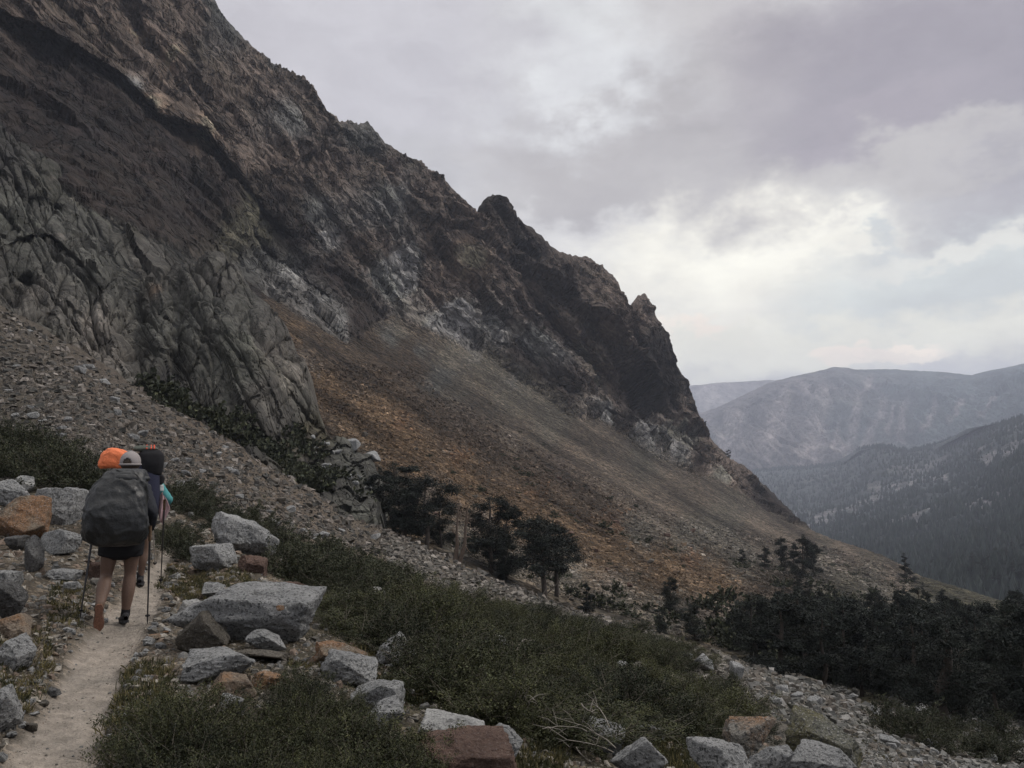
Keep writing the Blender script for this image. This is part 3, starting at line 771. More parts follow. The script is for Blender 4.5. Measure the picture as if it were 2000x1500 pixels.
# ------------------------------------------------------------------ the grey buttresses at left
def buttress():
    top = [(-420, 40), (-100, 190), (0, 248), (60, 285), (120, 318), (190, 370), (240, 412), (290, 452), (330, 490), (352, 520), (372, 512), (400, 504), (430, 512), (465, 538), (492, 572), (520, 600), (548, 632), (566, 660),
           (582, 700), (594, 740), (600, 780), (618, 820), (640, 856), (668, 868), (700, 884), (722, 905), (736, 935), (742, 985)]
    bot = [(x, y + 40) for x, y in CREST]
    ctrl = [(-420, 40, 150), (0, 250, 165), (120, 320, 175), (240, 412, 185), (340, 500, 175), (400, 505, 150), (480, 560, 140), (560, 650, 125), (594, 740, 112), (620, 830, 100), (700, 885, 100), (740, 960, 92),
            (-420, 400, 80), (0, 450, 112), (100, 420, 135), (200, 520, 110), (0, 560, 84), (0, 640, 66), (130, 600, 90), (200, 680, 80), (262, 752, 72), (300, 600, 110), (330, 780, 72), (420, 600, 112), (450, 700, 90), (450, 850, 70),
            (560, 800, 88), (600, 950, 68), (700, 960, 76), (735, 1020, 62), (520, 920, 66)]
    cr = [([(225, 470), (255, 560), (268, 650), (272, 750)], 0.10, 24, 'gully'), ([(345, 520), (352, 600), (345, 700), (320, 790)], 0.09, 22, 'gully'), ([(60, 530), (130, 580), (200, 640), (245, 740)], -0.06, 40, 'gully'),
          ([(395, 530), (440, 620), (520, 720), (570, 800)], -0.06, 45, 'gully'), ([(0, 470), (100, 465), (160, 520), (215, 600)], 0.05, 20, 'below'), ([(305, 500), (312, 600), (305, 700)], -0.04, 22, 'gully'),
          ([(600, 820), (560, 860), (500, 880), (420, 860)], 0.05, 14, 'gully'), ([(0, 380), (100, 400), (200, 450), (240, 500)], 0.04, 12, 'gully'), ([(430, 520), (470, 600), (530, 690)], 0.03, 9, 'gully'),
          ([(640, 880), (600, 900), (580, 940)], 0.05, 12, 'gully'), ([(60, 520), (30, 560), (-20, 590)], 0.05, 14, 'gully')]
    s = Sheet(-420, 742, 560, 300, top, bot, ctrl, creases=cr)
    P0 = s.P.copy()
    def vlin(P, u, v, ang=58):      # joints that run steeply down to the right, laid out over the rock face in metres
        a = math.radians(ang); c, s_ = math.cos(a), math.sin(a)
        return np.stack([(P[..., 0] * c - P[..., 2] * s_) / u, (P[..., 0] * s_ + P[..., 2] * c) / v, P[..., 1] / v], -1)
    Q0 = np.stack([s.px * 0.062, 0.05 * s.d, -s.py * 0.062], -1)
    def disp(P, px, py, d):
        w = Q0 + 1.1 * np.stack([fbm(Q0 / 9, 2), 0 * px, fbm(Q0 / 9 + 13, 2)], -1)
        f1, e, _ = worley(vlin(w, 13, 3.6))
        r = -0.8 * np.exp(-(e / 0.07)) - 1.0 * f1 ** 2 + 2.0 * facets(vlin(w, 24, 6.0)) + 1.0 * facets(vlin(w, 9, 3.0, 50)) + 0.42 * facets(vlin(w, 3.6, 1.4, 66)) + 0.16 * facets(w / 0.9) + 0.10 * fbm(w / 0.5, 3) + 1.5 * fbm(w / 13, 2) + 0.4
        jn = lambda q, k: np.exp(-np.abs(fbm(q, 2)) / k)
        r = r - 1.9 * jn(vlin(w, 28, 5.0), 0.03) - 1.1 * jn(vlin(w, 9, 18, 50) + 5, 0.022) - 0.7 * jn(vlin(w, 12, 2.2, 64) + 3, 0.035) - 0.4 * jn(vlin(w, 3.0, 5.5, 40) + 9, 0.03)
        rub = np.clip((px - 560) / 60, 0, 1) * np.clip((py - 780) / 60, 0, 1)
        r = r * (1 - 0.5 * rub) + rub * 1.0 * facets(w / 1.6)
        return r * np.clip(d / 110, 0.6, 1.3)
    s.displace(disp, (0.45, -0.85, 0.45))
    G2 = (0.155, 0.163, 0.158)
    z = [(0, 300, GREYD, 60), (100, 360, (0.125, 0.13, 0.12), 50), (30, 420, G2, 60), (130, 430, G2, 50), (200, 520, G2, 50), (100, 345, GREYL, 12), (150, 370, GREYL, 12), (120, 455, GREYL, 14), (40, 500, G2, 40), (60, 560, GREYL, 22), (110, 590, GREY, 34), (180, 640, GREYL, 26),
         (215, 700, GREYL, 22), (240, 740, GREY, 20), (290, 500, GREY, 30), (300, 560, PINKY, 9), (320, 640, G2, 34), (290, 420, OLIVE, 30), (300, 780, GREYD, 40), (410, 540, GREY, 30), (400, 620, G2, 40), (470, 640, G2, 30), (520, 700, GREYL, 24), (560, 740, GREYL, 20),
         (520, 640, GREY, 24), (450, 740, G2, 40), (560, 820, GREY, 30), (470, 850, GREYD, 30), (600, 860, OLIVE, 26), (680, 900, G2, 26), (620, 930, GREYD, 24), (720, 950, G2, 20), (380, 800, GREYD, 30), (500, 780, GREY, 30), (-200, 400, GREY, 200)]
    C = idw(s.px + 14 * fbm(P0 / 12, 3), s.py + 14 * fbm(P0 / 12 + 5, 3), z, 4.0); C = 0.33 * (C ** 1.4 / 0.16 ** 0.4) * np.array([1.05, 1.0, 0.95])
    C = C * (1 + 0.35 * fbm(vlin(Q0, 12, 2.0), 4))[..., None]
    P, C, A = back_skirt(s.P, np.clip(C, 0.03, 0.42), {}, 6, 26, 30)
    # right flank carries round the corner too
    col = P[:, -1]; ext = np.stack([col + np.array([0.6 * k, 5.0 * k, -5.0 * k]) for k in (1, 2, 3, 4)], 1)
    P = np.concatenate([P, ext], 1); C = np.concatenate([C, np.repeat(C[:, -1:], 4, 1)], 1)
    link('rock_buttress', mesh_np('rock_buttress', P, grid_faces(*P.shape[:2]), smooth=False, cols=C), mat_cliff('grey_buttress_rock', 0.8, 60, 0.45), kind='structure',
         label='rounded grey cracked rock buttresses rising above the near talus at left', category='cliff')
    return s
BT = buttress()

# ------------------------------------------------------------------ the near ground with the trail
G_CTRL = [(95, 1500, 4.15), (150, 1400, 5.05), (192, 1290, 6.55), (243, 1215, 8.1), (290, 1150, 9.9), (325, 1090, 12.5), (95, 1700, 3.1), (1000, 1700, 3.5), (2300, 1700, 6.5), (-300, 1700, 3.0), (-300, 1400, 4.3),
          (-300, 1100, 7.5), (-300, 800, 24), (0, 1400, 4.8), (0, 1300, 5.9), (0, 1200, 7.4), (0, 1100, 9.6), (0, 1030, 11.8), (130, 1060, 11.5), (0, 960, 15), (150, 970, 15), (0, 880, 21), (200, 880, 22), (200, 800, 33), (0, 750, 40), (0, 604, 66), (-420, 440, 60),
          (262, 754, 68), (400, 832, 66), (350, 940, 25), (450, 940, 32), (600, 952, 64), (500, 1000, 26), (700, 1050, 38), (735, 1031, 60), (600, 1080, 19), (450, 1060, 14), (400, 1130, 10.8), (560, 1150, 10.2), (500, 1270, 6.9),
          (650, 1320, 6.3), (640, 1400, 5.3), (350, 1350, 5.6), (500, 1500, 4.4), (750, 1450, 5.1), (820, 1350, 6.6), (760, 1260, 8.6), (800, 1160, 14), (850, 1130, 26), (900, 1108, 56), (1000, 1185, 24), (1100, 1188, 50), (1150, 1230, 24),
          (1100, 1310, 9.8), (930, 1500, 4.7), (1000, 1400, 6.5), (1200, 1470, 6.0), (1300, 1410, 8.2), (1300, 1310, 15), (1250, 1225, 42), (1400, 1300, 30), (1420, 1276, 52), (1450, 1500, 5.8), (1450, 1420, 9.5), (1540, 1400, 19), (1560, 1350, 32), (1600, 1332, 46),
          (1700, 1500, 7.6), (1760, 1480, 13), (1700, 1420, 23), (1850, 1440, 27), (2000, 1405, 40), (1800, 1375, 42), (2000, 1490, 21), (2300, 1500, 18), (2400, 1440, 36), (1850, 1560, 10)]
TRAIL = [(40, 1700, 190), (70, 1600, 140), (90, 1500, 120), (148, 1400, 84), (192, 1290, 74), (243, 1220, 62), (285, 1165, 42), (305, 1120, 24), (325, 1080, 14), (335, 1050, 5)]

def near_ground():
    s = Sheet(-420, 2400, 1010, 290, CREST, [(-420, 1700), (2400, 1700)], G_CTRL, vpow=1.0, dmin=1 / 75)
    # keep the crest well behind: nothing here is farther than 75 m
    P0 = s.P.copy()
    ds, sd, arc = poly_dist(s.px, s.py, TRAIL)
    hw = np.interp(arc, np.linspace(0, 1, len(TRAIL)), [p[2] for p in TRAIL])
    tr = np.clip((hw * (1.02 + 0.45 * fbm(P0 / 0.45, 4)) - ds) / (hw * 0.5 + 1), 0, 1)
    tr = tr * tr * (3 - 2 * tr)
    def disp(P, px, py, d):
        k = np.clip(d / 6, 0.7, 9)
        r = 0.045 * k * fbm(P / (0.9 * k)[..., None], 4) + 0.02 * k * facets(P / (0.25 * k)[..., None] ** 1.0)
        return r * (1 - 0.75 * tr) - 0.05 * tr + 0.030 * tr * fbm(P / 0.22, 4) + 0.008 * tr * facets(P / 0.07)
    s.displace(disp)
    z = [(100, 1200, (0.20, 0.175, 0.14), 100), (60, 1350, (0.17, 0.15, 0.12), 60), (300, 1300, (0.24, 0.21, 0.17), 60), (600, 1350, (0.16, 0.145, 0.11), 100), (450, 1120, (0.22, 0.19, 0.145), 60), (200, 800, (0.155, 0.135, 0.115), 100), (50, 700, (0.145, 0.13, 0.11), 80),
         (400, 900, (0.18, 0.15, 0.12), 60), (600, 1000, (0.19, 0.16, 0.13), 50), (800, 1080, (0.20, 0.175, 0.145), 60), (1000, 1150, (0.18, 0.155, 0.125), 60), (1000, 1300, (0.12, 0.115, 0.08), 120), (1200, 1210, (0.21, 0.19, 0.145), 40), (1300, 1240, (0.2, 0.185, 0.14), 40),
         (1650, 1380, (0.21, 0.20, 0.18), 80), (1900, 1430, (0.20, 0.195, 0.175), 80), (1300, 1450, (0.14, 0.13, 0.10), 80), (1750, 1490, (0.14, 0.13, 0.10), 60), (40, 880, (0.09, 0.09, 0.065), 60)]
    C = idw(s.px, s.py, z, 3.0) * (1 + 0.35 * fbm(P0 / 1.6, 4))[..., None]
    C = C * 0.58
    sand = np.array([0.27, 0.243, 0.21]) * (1 + 0.14 * fbm(P0 / 0.5, 3))[..., None]
    C = C * (1 - tr[..., None]) + sand * tr[..., None]
    P, C, A = back_skirt(s.P, C, {'trail': tr}, 5, 9, 9)
    # behind and under the camera
    row = P[-1]; ext = [row + np.array([0, -k * 1.5, 0.0]) for k in range(1, 9)]
    P = np.concatenate([P, np.array(ext)]); C = np.concatenate([C, np.repeat(C[-1:], 8, 0)]); A['trail'] = np.concatenate([A['trail'], np.repeat(A['trail'][-1:], 8, 0)])
    Fq = grid_faces(*P.shape[:2])
    t_f = A['trail'].ravel()[Fq].mean(1) > 0.4
    mg = mat_ground()
    for nm, sel, lab, cat in (('trail', t_f, 'pale dusty footpath leading past the hikers', 'path'), ('ground', ~t_f, 'stony hillside the trail crosses', 'ground')):
        f = Fq[sel]; idx, invx = np.unique(f, return_inverse=True)
        me = mesh_np(nm, P.reshape(-1, 3)[idx], invx.reshape(f.shape), smooth=True, cols=np.clip(C, 0.03, 0.5).reshape(-1, 3)[idx], attrs={'trail': A['trail'].ravel()[idx]})
        link(nm, me, mg, kind='structure', label=lab, category=cat)
    s.trail = tr
    return s
GR = near_ground()

def ground_at(px, py):
    p = GR.pos(px, py); return p
def depth_of(P):
    return (np.asarray(P) - EYE) @ D_

# ------------------------------------------------------------------ loose stones, too many to pick apart
def stone_shapes(n, seed, sub=False):
    r = np.random.default_rng(seed); out = []
    base = np.array([(x, y, z) for z in (-1, 1) for y in (-1, 1) for x in (-1, 1)], float)
    quads = np.array([(0, 2, 3, 1), (4, 5, 7, 6), (0, 1, 5, 4), (2, 6, 7, 3), (0, 4, 6, 2), (1, 3, 7, 5)])
    for k in range(n):
        v = base * r.uniform(0.45, 1.0, (8, 3)); v[4:, :2] *= r.uniform(0.4, 0.95)
        v += r.normal(0, 0.12, (8, 3)); out.append(v)
    return np.array(out), quads

def scatter_stones(name, P, size, cols, mat, label, seed=1, flat=(0.35, 0.8), cat='stones'):
    r = np.random.default_rng(seed); n = len(P)
    shp, quads = stone_shapes(24, seed)
    V = shp[r.integers(0, 24, n)].copy()
    sc = np.stack([r.uniform(0.7, 1.3, n), r.uniform(0.6, 1.1, n), r.uniform(flat[0], flat[1], n)], -1) * size[:, None] * 0.5
    V *= sc[:, None]
    a = r.uniform(0, 6.28, n); tx = r.normal(0, 0.35, n)
    ca, sa = np.cos(a), np.sin(a); ct, st = np.cos(tx), np.sin(tx)
    y2 = V[..., 1] * ct[:, None] - V[..., 2] * st[:, None]; z2 = V[..., 1] * st[:, None] + V[..., 2] * ct[:, None]
    x3 = V[..., 0] * ca[:, None] - y2 * sa[:, None]; y3 = V[..., 0] * sa[:, None] + y2 * ca[:, None]
    V = np.stack([x3, y3, z2], -1) + P[:, None] + np.array([0, 0, 1])[None, None] * (size * 0.12)[:, None, None]
    Fq = (np.arange(n)[:, None, None] * 8 + quads[None]).reshape(-1, 4)
    C = np.repeat(cols[:, None], 8, 1)
    return link(name, mesh_np(name, V, Fq, smooth=False, cols=C), mat, kind='stuff', label=label, category=cat)

def mat_stone():
    m, t, b = new_mat('loose_stone')
    v = t.new('ShaderNodeTexCoord').outputs['Object']
    n = t.noise(v, 8, 5, 0.7); n2 = t.noise(v, 45, 3, 0.7)
    c = t.mix(1.0, attr(t, 'Col'), t.mix(t.rng(n, 0.3, 0.7), (0.75,) * 3, (1.25,) * 3), 'MULTIPLY')
    c = t.mix(1.0, c, t.mix(t.rng(n2, 0.35, 0.65), (0.7,) * 3, (1.25,) * 3), 'MULTIPLY')
    t.l.new(c, b.inputs['Base Color']); bump(t, b, t.math('ADD', n, t.math('MULTIPLY', n2, 0.3)), 0.6, 0.03)
    return m
M_STONE = mat_stone()

def in_poly(x, y, poly):
    inside = np.zeros(len(x), bool); n = len(poly)
    for i in range(n):
        x1, y1 = poly[i]; x2, y2 = poly[(i + 1) % n]
        c = ((y1 > y) != (y2 > y)) & (x < (x2 - x1) * (y - y1) / (y2 - y1 + 1e-9) + x1)
        inside ^= c
    return inside

def sample_poly(poly, n, r):
    a = np.array(poly); lo, hi = a.min(0), a.max(0)
    xs = []; 
    while sum(len(q) for q in xs) < n:
        q = r.uniform(lo, hi, (n * 2, 2)); xs.append(q[in_poly(q[:, 0], q[:, 1], poly)])
    q = np.concatenate(xs)[:n]
    return q[:, 0], q[:, 1]

def stones_everywhere():
    r = np.random.default_rng(21)
    def palette(n, pal, var=0.25):
        c = np.array(pal)[r.integers(0, len(pal), n)]
        return np.clip(c * r.uniform(1 - var, 1 + var, (n, 1)), 0.03, 0.5)
    # near talus slope
    near_poly = [(-150, 560), (0, 606), (262, 756), (450, 860), (735, 1016), (900, 1094), (1100, 1170), (1300, 1244), (1250, 1260), (1000, 1160), (800, 1100), (560, 1040), (350, 1000), (150, 950), (-150, 950)]
    x, y = sample_poly(near_poly, 19000, r)
    P = ground_at(x, y); d = depth_of(P)
    px_size = 2.4 + 17 * r.random(len(x)) ** 4.5
    size = np.clip(px_size * d / F, 0.10, 0.8)
    mx = np.clip((x - 100) / 500, 0, 1)[:, None]
    c = palette(len(x), [(0.075, 0.072, 0.066), (0.095, 0.086, 0.076), (0.125, 0.11, 0.096), (0.055, 0.055, 0.052), (0.19, 0.172, 0.155), (0.085, 0.08, 0.073)], 0.35)
    scatter_stones('talus_stones', P, size, c, M_STONE, 'loose angular stones covering the talus slope above the trail', 3)
    poly = [(735, 1034), (796, 1068), (900, 1112), (1100, 1190), (1300, 1248), (1480, 1300), (1510, 1350), (1450, 1390), (1300, 1290), (1100, 1225), (900, 1165), (760, 1110)]
    x, y = sample_poly(poly, 6500, r); P = ground_at(x, y); d = depth_of(P)
    size = np.clip((2.6 + 15 * r.random(len(x)) ** 3.5) * d / F, 0.08, 0.8)
    scatter_stones('slope_edge_stones', P, size, palette(len(x), [(0.10, 0.094, 0.083), (0.14, 0.128, 0.112), (0.075, 0.072, 0.066), (0.20, 0.185, 0.165)], 0.3), M_STONE, 'loose stones on the edge of the slope above the shrub thicket', 16)
    # gravel round the trail
    poly = [(-150, 960), (330, 1000), (560, 1060), (760, 1180), (1000, 1400), (1500, 1420), (1720, 1560), (-150, 1600)]
    x, y = sample_poly(poly, 17000, r)
    P = ground_at(x, y); d = depth_of(P)
    ds, sd, arc = poly_dist(x, y, TRAIL); hw = np.interp(arc, np.linspace(0, 1, len(TRAIL)), [p[2] for p in TRAIL])
    on = ds < hw * 0.85
    keep = ~on | (r.random(len(x)) < 0.16 + 0.7 * np.clip(ds / hw - 0.3, 0, 1))
    px_size = np.where(on, 2.0 + 6 * r.random(len(x)) ** 3, 3.0 + 19 * r.random(len(x)) ** 4)
    size = px_size * d / F
    P, size = P[keep], size[keep]
    c = palette(len(P), [(0.16, 0.145, 0.125), (0.20, 0.185, 0.16), (0.11, 0.105, 0.095), (0.26, 0.24, 0.21), (0.16, 0.125, 0.10), (0.14, 0.14, 0.135)])
    scatter_stones('trail_gravel', P, size, c, M_STONE, 'small gravel and stones lying along both sides of the trail', 4)
    # blocky field at lower right
    poly = [(1440, 1290), (1480, 1300), (1600, 1336), (1800, 1376), (2000, 1410), (2200, 1430), (2200, 1520), (1700, 1520), (1560, 1430), (1480, 1380)]
    x, y = sample_poly(poly, 6500, r)
    P = ground_at(x, y); d = depth_of(P)
    size = np.clip((4 + 20 * r.random(len(x)) ** 3.0) * d / F, 0.08, 0.75)
    c = palette(len(P), [(0.11, 0.11, 0.104), (0.15, 0.147, 0.135), (0.08, 0.08, 0.074), (0.20, 0.195, 0.185), (0.11, 0.098, 0.085)])
    scatter_stones('boulder_field_stones', P, size, c, M_STONE, 'pale angular rubble spread below the shrubs at lower right', 5)
    poly = [(1400, 1210), (1560, 1180), (1800, 1170), (2100, 1250), (2100, 1420), (1900, 1400), (1700, 1360), (1600, 1345), (1480, 1310)]
    x, y = sample_poly(poly, 6000, r); P = MT.pos(x, y); d = depth_of(P)
    size = np.clip((3 + 12 * r.random(len(x)) ** 3.0) * d / F, 0.1, 0.9)
    scatter_stones('wood_floor_stones', P, size, palette(len(x), [(0.10, 0.098, 0.09), (0.14, 0.135, 0.12), (0.07, 0.069, 0.062)]), M_STONE, 'grey rubble showing between the pines at lower right', 15)
    # orange scree and the grey scree beyond
    poly = [(560, 650), (620, 700), (800, 720), (1000, 850), (1300, 1000), (1500, 1050), (1620, 1070), (1800, 1130), (1700, 1200), (1500, 1290), (1300, 1235), (1100, 1165), (900, 1085), (735, 1005), (740, 930), (690, 870), (620, 820), (600, 760)]
    x, y = sample_poly(poly, 34000, r)
    P = MT.pos(x, y); d = depth_of(P)
    size = np.clip((2.2 + 9 * r.random(len(x)) ** 4.5) * d / F, 0.12, 1.9)
    c = idw(x + r.normal(0, 14, len(x)), y + r.normal(0, 12, len(x)), SCZ, 4.0) * (r.uniform(0.30, 0.75, (len(x), 1)) + 0.75 * r.random((len(x), 1)) ** 6)
    a32 = math.radians(32); su = x * math.cos(a32) + y * math.sin(a32); sv = -x * math.sin(a32) + y * math.cos(a32)
    c = c * np.clip(1 + 1.2 * fbm(np.stack([su / 420, sv / 26, 0 * su], -1), 4), 0.4, 1.8)[:, None]
    c = np.clip(c, 0.015, 0.4)
    scatter_stones('scree_rubble', P, size, c, M_STONE, 'orange and pinkish stones strewn over the long scree slope', 6)
stones_everywhere()

# ------------------------------------------------------------------ boulders
def cube_sphere(n):
    key = {}; V = []; Fq = []
    def vid(p):
        k = tuple(int(round(c * n * 4)) for c in p)
        if k not in key: key[k] = len(V); V.append(p)
        return key[k]
    for ax in range(3):
        for sg in (-1, 1):
            for i in range(n):
                for j in range(n):
                    q = []
                    for a, b in ((i, j), (i + 1, j), (i + 1, j + 1), (i, j + 1)):
                        p = [0, 0, 0]; p[ax] = sg; p[(ax + 1) % 3] = -1 + 2 * a / n; p[(ax + 2) % 3] = -1 + 2 * b / n
                        q.append(vid(tuple(p)))
                    Fq.append(q if sg > 0 else q[::-1])
    V = np.array(V, float); V = np.tan(V * 0.785) ; V /= np.linalg.norm(V, axis=1)[:, None]
    return V, np.array(Fq)
_CS = {n: cube_sphere(n) for n in (8, 16, 34)}

def rock_mesh(name, seed, n=34, planes=9, sharp=90, rough=0.035, style='block', cut=None):
    """a boulder as a worn convex block: the unit directions are pulled in to a set of random cutting planes"""
    r = np.random.default_rng(seed)
    V, Fq = _CS[n]
    N = r.normal(size=(planes, 3)); N /= np.linalg.norm(N, axis=1)[:, None]
    D = r.uniform(0.58, 0.95, planes)
    ax = np.vstack([np.eye(3), -np.eye(3)]) + r.normal(0, 0.22, (6, 3)); ax /= np.linalg.norm(ax, axis=1)[:, None]
    dax = np.array([1.0, 1.0, 1.0, 1.0, 1.0, 1.0]) * r.uniform(0.78, 0.98, 6)
    N = np.vstack([N, ax]); D = np.concatenate([D, dax])
    if cut:
        for c, dd in cut:
            c = np.array(c, float); N = np.vstack([N, c / np.linalg.norm(c)]); D = np.append(D, dd)
    w = V + 0.05 * np.stack([fbm(V * 2.3 + seed, 2), fbm(V * 2.3 + seed + 5, 2), fbm(V * 2.3 + seed + 9, 2)], -1)
    dots = np.maximum(w @ N.T, 1e-3) / D[None]
    q = (dots ** sharp).sum(1) ** (1 / sharp)
    rad = 1 / q
    P = V * rad[:, None]
    P = P + V * (rough * (1.0 * fbm(P * 2.2 + seed, 4) + 0.9 * facets(P * 2.6 + seed) + 0.5 * facets(P * 6 + seed) + 0.5 * fbm(P * 9 + seed, 3)))[:, None]
    P /= np.abs(P).max(0)[None]
    return mesh_np(name, P, Fq, smooth=True)

DK = (0.045, 0.047, 0.05)
M_ROCK = {
    'grey': mat_granite('grey_granite', (0.30, 0.305, 0.305)),
    'pale': mat_granite('pale_granite', (0.48, 0.48, 0.465), dark=(0.16, 0.16, 0.16), speck=0.8),
    'dark': mat_granite('dark_granite', (0.12, 0.12, 0.12), dark=(0.04, 0.04, 0.04), pale=0.2),
    'orange': mat_granite('orange_stained_rock', (0.26, 0.21, 0.155), dark=(0.10, 0.07, 0.05), stain=(0.31, 0.17, 0.09), amount=0.5),
    'rust': mat_granite('rust_stained_granite', (0.27, 0.255, 0.225), stain=(0.33, 0.19, 0.10), amount=0.35),
    'red': mat_granite('red_brown_rock', (0.15, 0.10, 0.08), dark=(0.07, 0.045, 0.04), pale=0.12),
    'tan': mat_granite('tan_rock', (0.27, 0.22, 0.17), dark=(0.12, 0.09, 0.07), stain=(0.30, 0.17, 0.09), amount=0.0, pale=0.2),
    'brown': mat_granite('brown_grey_rock', (0.13, 0.118, 0.10), dark=(0.06, 0.055, 0.05), pale=0.2),
    'moss': mat_granite('lichen_covered_granite', (0.17, 0.17, 0.14), stain=(0.15, 0.14, 0.08), amount=0.2),
}
G_ROCK = 'boulders beside the trail'
